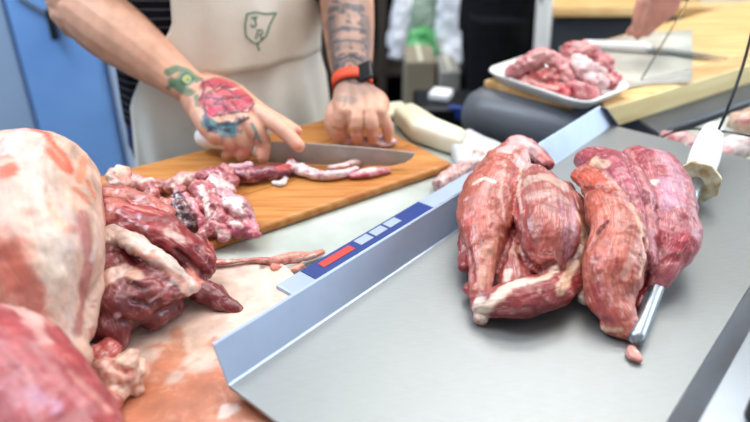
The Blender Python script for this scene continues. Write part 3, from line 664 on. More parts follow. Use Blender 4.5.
trim([dict(p=[(274, 183, .002, 3), (281, 184, .003, 4), (286, 179, .003, 3)], c=(238, 222, 216))], 'tiny white scrap of fat on the board in front of the maroon strip', (), seed=82, name='fat_bit', lump=.0008, voxel=.0012)
trim([dict(p=[(340, 140, .008, 6), (360, 141, .010, 7), (378, 142, .010, 8), (392, 141, .007, 5)], c=(228, 190, 196))], 'pale pink meat held under the fingers of the watch hand', [([(370, 142), (384, 142)], 3, (236, 216, 222), .8, .3), ([(352, 140)], 3, (206, 130, 140), .6)], seed=83, name='meat_piece', cat='meat')
trim([dict(p=[(440, 184, .010, 9), (456, 174, .014, 9), (468, 165, .016, 9), (476, 158, .016, 9)], c=(206, 166, 160)), dict(p=[(440, 186, .006, 8)], c=(176, 110, 106))], 'blurred pale pink piece of meat on the marble behind the platter flange', [([(462, 160), (476, 156)], 5, (230, 214, 210), .8, .4)], z=ZC, seed=84, name='meat_piece', cat='meat')

# ------------------------------------------------------------------ knife in the right hand
K0 = W(258, 141, .970); K1 = W(415, 153, .958)
kd = (K1-K0); kdir = Vector((kd.x, kd.y, 0)).normalized(); L_ = Vector((kd.x, kd.y, 0)).length
knf = empty('butcher_knife', K0); tag(knf, 'long butcher knife with white handle held in the tattooed hand', 'knife')
prof = [(0, .970), (.3, .969), (.65, .965), (.9, .961), (1.0, .958), (.985, .950), (.94, .942), (.85, .9355), (.6, .934), (.3, .934), (.06, .935), (.03, .945)]
nrm = Vector((kdir.y, -kdir.x, 0)); cxz = (0.45, .965)
bm = bmesh.new(); Fv = []; Bv = []
for f_, z in prof:
    p = Vector((K0.x, K0.y, 0))+kdir*(L_*f_); th = .0012 if z > .955 or f_ < .05 else .0002
    Fv.append(bm.verts.new((p.x+nrm.x*th, p.y+nrm.y*th, z))); Bv.append(bm.verts.new((p.x-nrm.x*th, p.y-nrm.y*th, z)))
bm.faces.new(Fv); bm.faces.new(Bv[::-1])
for i in range(len(prof)): j = (i+1) % len(prof); bm.faces.new((Fv[i], Bv[i], Bv[j], Fv[j]))
o = obj('blade', bm, M['blade'], knf, False); o['label'] = 'broad steel blade'
HB = W(203, 137, .957); HF = Vector((K0.x, K0.y, .957))
bm = bmesh.new(); hh = HB-HF
tube(bm, [HF+hh*0, HF+hh*.3, HF+hh*.6, HF+hh*.85, HF+hh*1.0], [.009, .0105, .011, .0125, .013], 16, 4, True, ratio=1.2)
o = obj('handle', bm, M['white'], knf); o['label'] = 'white plastic handle'

# ------------------------------------------------------------------ the butcher (person)
FRONT = D(245, 60, 1.14)
ns = Vector((math.sin(math.radians(33)), -math.cos(math.radians(33)), 0)); rs = Vector((-ns.y, ns.x, 0))   # facing, person's left
TC = Vector((FRONT.x, FRONT.y, 0))-ns*.125
FALL[0] = ns.copy()
def T(a, b, z): p = TC+rs*a+ns*b; return Vector((p.x, p.y, z))      # a to image right, b forward
SK = (206, 154, 128)
def skin_person(name, label, arms, torso, sk, strokes, grp=None, seed=0, voxel=.0028, fine=None):
    bm = bmesh.new(); cinfo = []
    for pts, rad, ratio in arms+torso:
        tube(bm, pts, rad, 16, 5, True, ratio)
    me = remesh(bm, voxel, 3)
    if fine:
        b2 = bmesh.new(); b2.from_mesh(me)
        es = [e for e in b2.edges if all(any((v.co-c_).length < r_ for c_, r_ in fine) for v in e.verts)]
        bmesh.ops.subdivide_edges(b2, edges=es, cuts=2, use_grid_fill=True); b2.to_mesh(me); b2.free()
    V = getv(me); N = getn(me)
    C = np.ones((len(V), 3))*lin(sk); C *= (1+.10*fbm(V, 25, seed, 3)[:, None]*np.array([.6, 1, 1]))
    d = paint(me, V, N, C, strokes, seed, .18, 60); V += N*d[:, None]; setv(me, V)
    setcol(me, C); o = obj(name, me, M['skin']); tag(o, label, 'person', grp); return o
shR = T(-.20, .0, 1.42); elR = D(76, 2, 1.12); wrR = W(196, 92, 1.008)
shL = T(.20, .0, 1.42); elL = D(345, -24, 1.26); wrL = W(353, 92, 1.0)
def m2(rpx, p): return rpx*pxm(p)
arms = []
arms.append(([shR, shR.lerp(elR, .5), elR, elR.lerp(wrR, .12), elR.lerp(wrR, .32), elR.lerp(wrR, .62), elR.lerp(wrR, .88), wrR], [.06, .054, .047, .052, .054, .043, .034, .031], [1]*6+[.85, .8]))
arms.append(([shL, shL.lerp(elL, .5), elL, elL.lerp(wrL, .15), elL.lerp(wrL, .4), elL.lerp(wrL, .72), elL.lerp(wrL, .92), wrL], [.06, .054, .045, .049, .047, .039, .031, .029], [1]*6+[.85, .8]))
def fing(P, R): 
    pts = [W(*p) for p in P]; arms.append((pts, [m2(r, q) for r, q in zip(R, pts)], [1]*len(P)))
# right hand (image left) over the knife handle
fing([(196, 92, 1.008), (222, 96, 1.012), (254, 112, 1.006)], [17, 17, 10.5])
fing([(196, 94, 1.005), (220, 104, 1.006), (246, 120, .998)], [17, 17, 10.5])
fing([(196, 98, 1.0), (216, 112, .998), (236, 127, .988)], [17, 16, 10])
fing([(196, 102, .998), (208, 116, .992), (224, 131, .980)], [15, 15, 9.5])
fing([(254, 111, 1.006), (270, 120, 1.0), (286, 133, .988), (299, 146, .976)], [10, 8.5, 8, 6.5])
fing([(246, 118, 1.0), (257, 132, .985), (264, 145, .965), (263, 157, .950)], [9.5, 8.5, 8, 6.5])
fing([(236, 126, .99), (243, 140, .972), (247, 149, .958), (241, 156, .947)], [9, 8, 7.5, 6])
fing([(224, 131, .982), (229, 143, .966), (232, 150, .955), (226, 155, .948)], [8.5, 7.5, 7, 5.5])
fing([(200, 106, 1.0), (210, 124, .990), (216, 136, .978)], [15, 14, 10])
fing([(205, 84, 1.0), (232, 92, 1.0), (262, 112, .996), (284, 124, .990), (297, 131, .985)], [12, 11, 8, 7, 5.5])   # thumb behind the blade spine
# left hand (image right), fingers curled down on the meat
for xs in (344, 357, 369, 379):
    fing([(353+(xs-362)*.35, 92, 1.0), (xs-1, 102, .998), (xs, 112, .992)], [13, 11, 8.5])
fing([(343, 111, .992), (340, 123, .976), (343, 137, .948)], [8.2, 7.4, 5.6])
fing([(357, 110, .994), (356, 125, .977), (358, 141, .946)], [8.2, 7.6, 5.8])
fing([(370, 112, .992), (372, 126, .975), (373, 140, .948)], [8.2, 7.4, 5.6])
fing([(380, 114, .988), (387, 126, .970), (388, 139, .948)], [7.6, 6.6, 5.0])
fing([(344, 100, .995), (334, 112, .985), (331, 125, .968), (336, 137, .950)], [9.5, 8.5, 7, 5.5])
torso = [([T(0, 0, .93), T(0, .0, 1.08), T(0, -.01, 1.25), T(0, 0, 1.42)], [.185, .18, .185, .17], [.62, .62, .6, .5]),
         ([T(-.15, 0, 1.43), T(.15, 0, 1.43)], [.07, .07], 1.0), ([T(0, .0, 1.43), T(0, .02, 1.56)], [.06, .058], 1.0),
         ([T(0, .03, 1.57), T(0, .04, 1.66), T(0, .03, 1.73)], [.062, .078, .07], 1.15),
         ([T(0, .10, 1.64), T(0, .135, 1.625)], [.014, .012], 1.0),
         ([T(-.082, .03, 1.64), T(-.082, .03, 1.66)], [.016, .016], 1.0), ([T(.082, .03, 1.64), T(.082, .03, 1.66)], [.016, .016], 1.0)]
for s in (-1, 1):
    torso.append(([T(.09*s, 0, .95), T(.10*s, .02, .5), T(.10*s, .0, .1), T(.10*s, .0, .05)], [.09, .062, .042, .045], 1.0))
    torso.append(([T(.10*s, -.03, .04), T(.10*s, .14, .035)], [.04, .036], 1.0))
DK = (58, 66, 66); TEAL = (62, 128, 132); ROSE = (176, 44, 66); ROSE2 = (206, 76, 92); GRN = (62, 112, 84); YEL = (160, 164, 100); NAVY = (44, 52, 84)
tat_shade = [
 # tattoos: eye-like leaf on the right forearm
 ([(168, 72), (178, 68), (190, 72), (198, 80)], 4, GRN, .85), ([(172, 82), (182, 90), (192, 94)], 4.5, GRN, .85), ([(186, 79)], 9, GRN, .85), ([(168, 88), (174, 84)], 2.5, GRN, .8),
 ([(187, 79)], 6.4, (44, 70, 62), .9, 0, .15), ([(187, 79)], 4.8, YEL, .95, 0, .15), ([(188, 80)], 2, (110, 130, 70), .9, 0, .2),
 ([(196, 96), (198, 104)], 3.5, GRN, .8),
 # rose
 ([(206, 84), (218, 80), (230, 84), (240, 92), (246, 98)], 8, ROSE, .9), ([(206, 98), (216, 106), (228, 106), (240, 104)], 8.5, ROSE, .9), ([(222, 94)], 9, ROSE2, .85), ([(212, 112)], 7, (206, 50, 96), .9),
 ([(248, 100), (250, 106)], 4, ROSE, .85),
 ([(202, 78), (204, 90), (200, 100)], 1.8, (96, 32, 48), .85), ([(208, 82), (216, 92), (226, 86), (236, 90)], 1.4, (100, 24, 44), .9, 0, .2), ([(206, 98), (220, 99), (236, 98), (250, 94)], 1.5, (90, 28, 44), .9, 0, .2),
 ([(222, 100), (226, 110), (220, 116)], 1.3, (96, 28, 50), .85), ([(232, 102), (240, 112), (246, 108)], 1.4, (96, 28, 50), .85), ([(228, 90), (240, 88), (248, 86)], 1.4, (226, 190, 170), .7),
 ([(204, 104), (206, 116), (214, 122)], 1.8, NAVY, .85), ([(214, 90), (220, 84)], 1.2, (100, 24, 44), .85),
 ([(222, 122), (232, 118), (244, 116)], 3.4, (226, 176, 150), .8), ([(206, 122), (218, 128), (232, 128)], 5, TEAL, .85), ([(216, 124), (236, 124), (248, 118)], 2.2, (44, 64, 84), .85), ([(222, 134), (234, 134)], 3.5, (96, 150, 160), .75),
 ([(204, 116), (210, 128)], 2.4, NAVY, .8), ([(252, 124), (256, 132), (260, 142)], 1.8, (78, 120, 124), .8), ([(256, 134), (254, 140)], 1.6, (70, 100, 104), .7),
 # reddish fingers
 ([(297, 145)], 6, (222, 140, 120), .5), ([(264, 152)], 6, (216, 132, 112), .5), ([(232, 150), (244, 152)], 7, (206, 120, 104), .5), ([(258, 108), (280, 124)], 6, (222, 172, 148), .5),
 ([(297, 131)], 4, (222, 110, 90), .6),
 ([(110, 70), (150, 92), (186, 108)], 12, (176, 112, 84), .45), ([(90, 10), (130, 40)], 16, (214, 166, 142), .4),  # forearm shading painted in: underside darker, upper side lighter
 # left arm sleeve of ink
 ([(346, 0), (350, 30), (352, 60), (354, 84)], 30, (128, 106, 98), .75), ([(330, 20), (334, 50), (338, 74)], 7, (84, 80, 84), .7), ([(366, 20), (366, 50), (364, 72)], 6, (88, 82, 84), .6),
 ([(330, 10), (345, 6), (362, 8)], 4, (66, 66, 72), .8), ([(332, 32), (346, 28), (364, 30)], 2, (70, 68, 74), .8), ([(334, 37), (347, 34), (364, 36)], 2, (176, 136, 116), .7), ([(334, 42), (348, 40), (364, 42)], 1.6, (70, 68, 74), .8),
 ([(336, 54), (350, 49), (364, 54)], 2.4, (176, 136, 116), .75), ([(338, 60), (350, 55), (362, 60)], 1.8, (64, 62, 68), .8), ([(350, 66)], 7, (70, 68, 74), .8), ([(350, 66)], 4.6, (178, 136, 116), .85, 0, .2), ([(350, 67)], 2, (60, 60, 66), .9, 0, .2),
 ([(342, 18), (356, 20)], 4, (168, 130, 112), .6), ([(344, 78), (356, 76), (362, 80)], 2, (70, 68, 74), .75), ([(340, 72), (344, 82)], 2.4, (172, 132, 112), .6),
 ([(340, 98), (352, 100)], 5, (120, 110, 100), .55), ([(346, 96), (344, 106)], 1.6, (84, 96, 96), .6),
 ([(341, 130), (343, 138)], 6, (216, 150, 136), .5), ([(357, 134)], 7, (222, 156, 144), .5), ([(373, 134)], 7, (222, 156, 144), .5), ([(387, 132)], 6, (216, 150, 140), .5),
 ([(350, 112), (349, 128), (350, 138)], 1.3, (150, 90, 78), .7, -.8), ([(364, 112), (364, 128), (365, 138)], 1.3, (150, 90, 78), .7, -.8), ([(378, 114), (380, 128), (380, 138)], 1.3, (150, 90, 78), .7, -.8),  # shade between the fingers painted as dark sunken lines, not ink
]
rt = random.Random(4)
for k in range(70):
    x = rt.uniform(332, 366); y = rt.uniform(-4, 84); a_ = rt.uniform(0, PI); l_ = rt.uniform(2, 7)
    tat_shade.append(([(x, y), (x+l_*math.cos(a_), y+l_*.5*math.sin(a_))], rt.uniform(.7, 2.2), rt.choice([(64, 62, 68), (74, 72, 78), (58, 60, 70), (168, 130, 112)]), .7, 0, .3))
for pts in ([(203, 84), (212, 78), (224, 78), (236, 84), (248, 94), (254, 104)], [(254, 104), (248, 112), (236, 112)], [(204, 108), (212, 116), (224, 114), (238, 112)], [(210, 92), (220, 86), (232, 92)], [(214, 104), (224, 96), (240, 98)]):
    tat_shade.append((pts, 1.3, (70, 30, 44), .85, 0, .25))
for q_ in range(60):
    x = rt.uniform(202, 252); y = rt.uniform(80, 120); tat_shade.append(([(x, y), (x+rt.uniform(-5, 5), y+rt.uniform(-3, 3))], rt.uniform(.7, 1.8), rt.choice([(110, 24, 48), (224, 120, 126), (90, 30, 46), (200, 60, 84)]), .55, 0, .4))
for q_ in range(26):
    x = rt.uniform(204, 244); y = rt.uniform(118, 134); tat_shade.append(([(x, y), (x+rt.uniform(-6, 6), y+rt.uniform(-2, 2))], rt.uniform(.8, 2), rt.choice([(40, 56, 80), (90, 150, 154), (60, 110, 130), (60, 50, 80)]), .6, 0, .4))
for c_ in ((214, 86), (234, 96), (226, 106)): tat_shade.append(([c_], 4, (150, 28, 56), .7, 0, .4))
per = skin_person('person', 'person in a long off-white apron and striped black shirt cutting meat at the board', arms, torso, SK, tat_shade, seed=5, voxel=.0026, fine=[(W(222, 108, 1.0), .10), (wrR, .07), (wrL, .07), (elL.lerp(wrL, .5), .10)])
for s in (-1, 1):
    bm = bmesh.new(); bmesh.ops.create_uvsphere(bm, u_segments=12, v_segments=8, radius=.011); bmesh.ops.translate(bm, vec=T(.03*s, .108, 1.668), verts=bm.verts); obj('eye', bm, M['white'], per)
bm = bmesh.new(); tube(bm, [T(-.025, .112, 1.597), T(.025, .112, 1.597)], [.006, .006], 10); obj('lips', bm, basic('lips', (176, 96, 88), .5), per)
bm = bmesh.new(); tube(bm, [T(0, .0, 1.68), T(0, .0, 1.74)], [.086, .078], 20, 4, True, 1.1); obj('hair', remesh(bm, .006, 2), basic('hair', (58, 42, 32), .7, bump=.6, bscale=150), per)
# clothing
def cloth(tubes, voxel, mat, name, par, dispk=.004, cut=None):
    bm = bmesh.new()
    for pts, rad, ratio in tubes: tube(bm, pts, rad, 20, 5, False, ratio)
    me = remesh(bm, voxel, 3); V = getv(me); N = getn(me); V += N*(fbm(V, 14, 4, 2)*dispk)[:, None]; setv(me, V)
    return obj(name, me, mat, par)
slv = shL.lerp(elL, .93)
o = cloth([([T(0, 0, .90), T(0, .0, 1.08), T(0, -.01, 1.25), T(0, 0, 1.40), T(0, 0, 1.50)], [.198, .194, .2, .18, .08], [.66, .66, .64, .55, .8]),
       ([T(-.17, 0, 1.43), shR, shR.lerp(elR, .4), shR.lerp(elR, .62)], [.07, .075, .068, .066], 1.0), ([T(.17, 0, 1.43), shL, shL.lerp(elL, .5), slv, elL.lerp(wrL, .16)], [.07, .075, .068, .064, .060], 1.0)], .005, M['stripes'], 'shirt', per)
o['label'] = 'black shirt with thin pale stripes'
o = cloth([([T(0, 0, .99), T(0, 0, .86)], [.195, .198], [.68, .68])]+[([T(.09*s, 0, .93), T(.10*s, .02, .5), T(.10*s, .0, .10)], [.105, .082, .07], 1.0) for s in (-1, 1)], .006, M['denim'], 'trousers', per)
for s in (-1, 1):
    bm = bmesh.new(); tube(bm, [T(.10*s, -.04, .045), T(.10*s, .06, .05), T(.10*s, .16, .04)], [.05, .05, .045], 16, 4, True, .9); obj('shoe', bm, M['black_plastic'], per)
# apron: skirt with bib, then the folded-over flap with the emblem
def apron_sheet(zs, half, off, seed, wav, th=.0018, nu=46):
    """zs/half: heights and angular half widths; wraps the torso ellipse"""
    P = []
    for i, z in enumerate(zs):
        row = []; hl, hr = half[i]
        for j in range(nu+1):
            a = hl+(hr-hl)*j/nu
            k = 1+off
            fold = wav*(math.sin(a*9+seed+2.2*math.sin(z*7+seed))*.6+math.sin(a*17+z*5)*.4)*(1.25-z if z < 1.25 else .05)
            flare = max(0, .98-z)*.10
            r1 = .200*k+flare+fold; r2 = .135*k+flare*1.1+fold
            row.append(T(r1*math.sin(a), r2*math.cos(a), z))
        P.append(row)
    return sheet(P, th)
zs = [1.34-.9*i/44 for i in range(45)]
def hw(z):
    if z > 1.10: return (-.50-(1.34-z)*.35, .72+(1.34-z)*.5)
    if z > .96: t_ = (1.10-z)/.14; return (-.584-.62*t_**1.1, .84+.33*t_)
    return (-1.2, 1.2)
ap = obj('apron', apron_sheet(zs, [hw(z) for z in zs], .04, 1, .02), M['apron'], per); ap['label'] = 'long off-white cloth apron'
# flap bottom edge sits at about image y 75-88
zf = [1.335-.325*i/24 for i in range(25)]
fl = obj('folded_bib', apron_sheet(zf, [(hw(z)[0]*.985 if z > 1.05 else hw(1.05)[0]*.985, hw(z)[1]*.99 if z > 1.05 else .88) for z in zf], .085, 3, .026), M['apron'], ap)
bvh = BVHTree.FromPolygons([v.co.copy() for v in fl.data.vertices], [tuple(p.vertices) for p in fl.data.polygons])
def inkline(pts, r, par, mat, name, bm=None):
    bm = bm or bmesh.new(); H = [cast(bvh, *p) for p in densify(pts, 2.5)]; H = [h for h in H if h is not None]
    if len(H) > 1: tube(bm, [h+Vector((ns.x, ns.y, 0))*.0006 for h in H], [r]*len(H), 6, 1, True)
    return bm
bm = bmesh.new()
for pts in ([(247, 14), (256, 12), (266, 14), (276, 13)], [(247, 14), (245, 26), (246, 36), (252, 42)], [(276, 13), (270, 24), (266, 36), (257, 44), (252, 42)], [(257, 43), (259, 50)],
            [(252, 18), (257, 17)], [(255, 18), (256, 25), (253, 27), (251, 25)], [(256, 38), (258, 30), (262, 30), (263, 33), (259, 35), (263, 39)]):
    inkline(pts, .0013, None, None, None, bm)
o = obj('emblem', bm, M['green_ink'], fl); o['label'] = 'green shield outline with two letters'
# watch on the left wrist
wp = elL.lerp(wrL, .93); wd = (wrL-elL).normalized()
s_ = wd.cross(Vector((0, 0, 1))).normalized(); n_ = s_.cross(wd).normalized()
bm = bmesh.new(); P = []
for k in range(33):
    a = 2*PI*k/32; c_ = wp+s_*(.0345*math.cos(a))+n_*(.0305*math.sin(a)); P.append([c_-wd*.010, c_+wd*.010])
wt = obj('watch_band', sheet(P, .0022), M['orange'], per); wt['label'] = 'orange rubber watch band'
R_ = Matrix(((s_.x, wd.x, n_.x, 0), (s_.y, wd.y, n_.y, 0), (s_.z, wd.z, n_.z, 0), (0, 0, 0, 1)))
def onwrist(ang, d): return wp+s_*((.0345+d)*math.cos(ang))+n_*((.0305+d)*math.sin(ang))
ang = math.radians(122); cpt = onwrist(ang, .003)
Mx = Matrix.Translation(cpt) @ R_ @ Matrix.Rotation(-(PI/2-ang), 4, 'Y')
bm = box(None, (.028, .036, .009), M=Mx); bevel(bm, .004, 3); obj('watch_case', bm, M['black_plastic'], wt)
bm = box(None, (.022, .026, .002), M=Mx @ Matrix.Translation((0, 0, .0048))); obj('watch_face', bm, M['glassblack'], wt, False)

# ------------------------------------------------------------------ far side: case, board, tray, knife
def drop(px): return px
cA = W(455, 100, .93); 
u34 = Vector((math.cos(math.radians(34)), math.sin(math.radians(34)), 0)); v34 = Vector((u34.y, -u34.x, 0))
# long rounded grey housing
g0 = W(489, 115, .905); g1 = W(610, 143, .905)
t = empty('grey_scale_housing', (g0.x, g0.y, 0)); tag(t, 'dark grey rounded plastic housing below the white meat tray', 'housing')
bm = bmesh.new(); gz = .905; dv = Vector((g1.x-g0.x, g1.y-g0.y, 0)).normalized(); 
tube(bm, [Vector((g0.x, g0.y, gz)), Vector((g0.x, g0.y, gz))+dv*.08, Vector((g0.x, g0.y, gz))+dv*.19], [.055, .056, .056], 32, 4, True, 1.0)
obj('housing_shell', bm, M['greyplastic'], t)
pc = Vector((g0.x, g0.y, 0))+dv*.09
bm = box((pc.x, pc.y, .43), (.14, .07, .86), math.atan2(dv.y, dv.x)); bevel(bm, .01, 2); obj('pedestal', bm, M['dark_steel'], t, False)
# far wooden board on a dark counter
fb = [W(604, 107, .97), W(760, 61, .97), W(900, 18, .97)]
N0 = W(604, 107, .97)
uf = (W(750, 64, .97)-N0); uf.z = 0; uf.normalize(); vf = Vector((-uf.y, uf.x, 0))
def FB(a, b, z): p = N0+uf*a+vf*b; return Vector((p.x, p.y, z))
t = empty('far_cutting_board', FB(.4, .15, .93)); tag(t, 'thick pale yellow wooden board on the far counter at right', 'cutting board')
bl = W(560, 52, .97); bk = FB(1.1, .30, .97)
bm = prism([FB(0, 0, 0), FB(1.1, 0, 0), FB(1.1, .36, 0), bl], .928, .97); bevel(bm, .004, 2); obj('board_slab', bm, M['board2'], t, False)
bm = prism([FB(.0, -.0035, 0), FB(1.1, -.0035, 0), FB(1.1, .0, 0), FB(0, .0, 0)], .928, .967); o = obj('front_edge', bm, M['board2side'], t, False)
t = empty('far_counter', FB(.4, .2, 0)); tag(t, 'dark steel counter under the far pale board', 'counter')
bm = prism([FB(.08, -.06, 0), FB(1.2, -.06, 0), FB(1.2, .42, 0), FB(.22, .34, 0)], .90, .927); bevel(bm, .004, 2); obj('counter_top', bm, M['dark_steel'], t, False)
bm = prism([FB(.12, -.0, 0), FB(1.15, -.0, 0), FB(1.15, .38, 0), FB(.24, .32, 0)], 0, .899); obj('counter_body', bm, M['black_plastic'], t, False)
# white tray of meat: sits on a small board left of the big one
TZ = .975
tc = [W(483, 69, TZ+.018), W(586, 103, TZ+.018), W(634, 84, TZ+.018), W(540, 50, TZ+.018)]
cen = sum(tc, Vector())/4
t = empty('small_wooden_board', Vector((cen.x, cen.y, .957))); tag(t, 'small brown wooden board under the white meat tray', 'board')
q = [cen+(p-cen)*k_ for p, k_ in zip(tc, (.98, .6, .5, .8))]
bm = prism(q, .957, TZ-.002); bevel(bm, .004, 2); obj('board_slab', bm, M['board2'], t, False)
t = empty('meat_tray', Vector((cen.x, cen.y, TZ))); tag(t, 'shallow white plastic tray heaped with pink meat at the back', 'tray')
def rr(P, k, z, n=5, r=.18):
    out = []
    for i in range(4):
        a, b_, c_ = P[i-1], P[i], P[(i+1) % 4]
        for j in range(n+1):
            s = j/n; p0 = b_.lerp(a, r); p2 = b_.lerp(c_, r); p = p0.lerp(b_, s).lerp(b_.lerp(p2, s), s); p = cen+(p-cen)*k; out.append(Vector((p.x, p.y, z)))
    return out
bm = bmesh.new(); rings = [rr(tc, .0, TZ), rr(tc, .86, TZ), rr(tc, .93, TZ+.014), rr(tc, 1.0, TZ+.018), rr(tc, 1.01, TZ+.014), rr(tc, .94, TZ+.008), rr(tc, .88, TZ-.002), rr(tc, 0, TZ-.002)]
R = [[bm.verts.new(p) for p in r_] for r_ in rings]; n_v = len(R[0])
for a, b_ in zip(R[:-1], R[1:]):
    for i in range(n_v): bm.faces.new((a[i], a[(i+1) % n_v], b_[(i+1) % n_v], b_[i]))
bmesh.ops.remove_doubles(bm, verts=bm.verts, dist=1e-5); obj('tray_dish', bm, M['white'], t)
TM = [
 ([dict(p=[(512, 72, .022, 8), (530, 62, .045, 10), (546, 56, .055, 10), (560, 64, .045, 9), (570, 82, .02, 8)], c=(206, 138, 140))], 'long arched pink strip over the left of the white tray pile', [([(530, 58), (548, 52)], 4, (226, 180, 176), .7)]),
 ([dict(p=[(512, 76, .010, 8), (530, 82, .012, 8), (548, 88, .012, 8), (566, 92, .012, 8)], c=(182, 56, 64))], 'bright red strip along the near rim of the white tray', [([(520, 76), (535, 82), (556, 88)], 3, (220, 170, 160), .7)]),
 ([dict(p=[(530, 74, .02, 12), (550, 78, .025, 12)], c=(176, 84, 84))], 'dull red lump inside the arch of the tray pile', [([(540, 70)], 4, FATC, .6)]),
 ([dict(p=[(566, 52, .05, 9), (582, 50, .055, 10), (596, 56, .045, 9), (606, 66, .03, 9)], c=(196, 112, 116))], 'rounded rosy piece at the top back of the tray pile', [([(574, 46), (590, 50)], 4, (224, 176, 172), .6)]),
 ([dict(p=[(576, 66, .04, 12), (592, 74, .03, 13), (600, 84, .018, 10)], c=(220, 184, 186))], 'whitish pink folded piece in the middle of the tray pile', [([(580, 64), (590, 72)], 6, (236, 214, 216), .8)]),
 ([dict(p=[(574, 88, .015, 10), (592, 92, .012, 9)], c=(202, 120, 126)), dict(p=[(600, 76, .015, 9), (616, 82, .012, 8)], c=(176, 60, 76))], 'red and pink piece at the right corner of the tray pile', [([(606, 74), (618, 82)], 2.5, (226, 180, 180), .7)]),
]
for i, (lb, lab, st) in enumerate(TM):
    st = list(st)+flecks(14, min(t_[0] for t_ in lb[0]['p'])-8, max(t_[0] for t_ in lb[0]['p'])+8, min(t_[1] for t_ in lb[0]['p'])-8, max(t_[1] for t_ in lb[0]['p'])+6, [(240, 222, 216), (150, 40, 54), (176, 60, 70), (232, 196, 190)], 40, 300+i)
    o = meat('meat_piece', lb, TZ+.001, st, M['trim'], .0024, 1, .006, 70, seed=100+i); tag(o, lab, 'meat', 'meat pieces in the white tray')

# large white-handled knife on damp paper
o = obj('damp_paper', sheet([[W(560+i*22, 84-i*3.2+j*7.5+2*math.sin(i*1.3), .9715+.0015*(1+math.sin(i*2+j))) for j in range(-5, 3)] for i in range(7)], .0008), M['paper']); tag(o, 'damp grey-white paper sheet spread on the far pale board', 'paper')
k0 = W(585, 44, .985); k1 = W(645, 48, .982); k2 = W(728, 58, .976)
t = empty('large_knife', k1); tag(t, 'large white-handled knife lying on damp paper on the far board', 'knife')
bm = bmesh.new(); tube(bm, [k0, k0.lerp(k1, .35), k0.lerp(k1, .75), k1], [.011, .013, .013, .0155], 16, 4, True, .8); obj('handle', bm, M['white'], t)
bm = bmesh.new(); dd = (k2-k1).normalized(); nn = Vector((-dd.y, dd.x, 0))
v = [k1+nn*.012, k1-nn*.018, k1.lerp(k2, .7)-nn*.014, k2, k1.lerp(k2, .6)+nn*.014]
a = [bm.verts.new(p+Vector((0, 0, .001))) for p in v]; b_ = [bm.verts.new(p-Vector((0, 0, .001))) for p in v]
bm.faces.new(a); bm.faces.new(b_[::-1])
for i in range(5): bm.faces.new((a[i], b_[i], b_[(i+1) % 5], a[(i+1) % 5]))
obj('blade', bm, M['steel'], t, False)
# acrylic guard sheet
p0 = W(640, 80, .978); p1 = W(900, 20, .9725); dirx = (p1-p0); tp = D(690, -4, p0.y+.0)
tilt = tp-p0
bm = sheet([[p0, p0+tilt*.5, p0+tilt*1.3], [p0+dirx*1.0, p0+dirx*1.0+tilt*.5, p0+dirx*1.0+tilt*1.3]], .0035)
o = obj('acrylic_guard', bm, M['acrylic'], None, False); tag(o, 'clear acrylic guard sheet standing slanted on the far board', 'guard')
# black cords
def cord(P, r, label, name='black_cord'):
    bm = bmesh.new(); tube(bm, P, [r]*len(P), 10, 6, True); o = obj(name, bm, M['black_plastic']); tag(o, label, 'cord'); return o
cj = W(718, 131, 1.0)
cord([D(775, -70, cj.y+.12), D(757, 10, cj.y+.06), D(744, 62, cj.y+.03), D(728, 108, cj.y), cj], .0022, 'black cord hanging down from the top right to the steel handle')
cord([W(656, 142, .932), W(668, 134, .95), W(690, 129, .97), cj, W(740, 134, .985), W(790, 146, .97), W(830, 165, .95)], .0018, 'thin black cord looping sideways behind the white steel handle')
# pale pink meat in film beyond the platter
for i, (lb, lab) in enumerate([([(692, 150, .02, 14), (706, 142, .02, 14)], 'blurred pinkish piece in cloudy film left of the steel handle'), ([(726, 150, .02, 13), (742, 146, .025, 14)], 'blurred whitish piece beyond the platter right of the steel handle'),
                            ([(744, 122, .03, 16), (764, 118, .03, 16)], 'blurred tan and white piece at the right edge beyond the black cord'), ([(668, 140, .01, 10), (682, 140, .012, 10)], 'blurred flat pink scrap beyond the platter far edge')]):
    p_ = [tuple(q) for q in lb]
    o = meat('wrapped_meat', [dict(p=p_, c=[(216, 184, 180), (222, 206, 204), (206, 180, 160), (206, 160, 160)][i])], ZC, [([p_[0][:2]], 6, (206, 130, 130), .6)], M['trim'], .004, 2, .006, 50, seed=140+i); tag(o, lab, 'meat')

# cream bundle, cloudy tub and small black box behind the board
def boxy(name, px, z0, z1, mat, label, cat, bev=.008, extra=None):
    P = [W(x, y, z1) for x, y in px]; bm = prism(P, z0, z1); bevel(bm, bev, 4)
    me = remesh(bm, .004, 2); V = getv(me); N = getn(me); V += N*(fbm(V, 22, len(label), 2)*.002)[:, None]; V[:, 2] = np.maximum(V[:, 2], z0); setv(me, V)
    o = obj(name, me, mat); tag(o, label, cat); return o
boxy('cream_block', [(392, 106), (412, 100), (438, 116), (468, 127), (462, 139), (412, 124)], ZC+.001, .955, M['cream'], 'long cream-white block lying behind the right end of the board', 'block', .01)
boxy('cream_slab', [(366, 104), (402, 99), (414, 110), (372, 116)], ZC+.001, .935, M['cream'], 'short cream-white slab behind the watch hand, left of the cream block', 'slab', .008)
boxy('cloudy_tub', [(450, 138), (468, 126), (506, 142), (508, 160), (456, 160)], ZC+.001, .945, M['clearfilm'], 'cloudy grey-white plastic tub between the board and the platter flange', 'tub', .008)

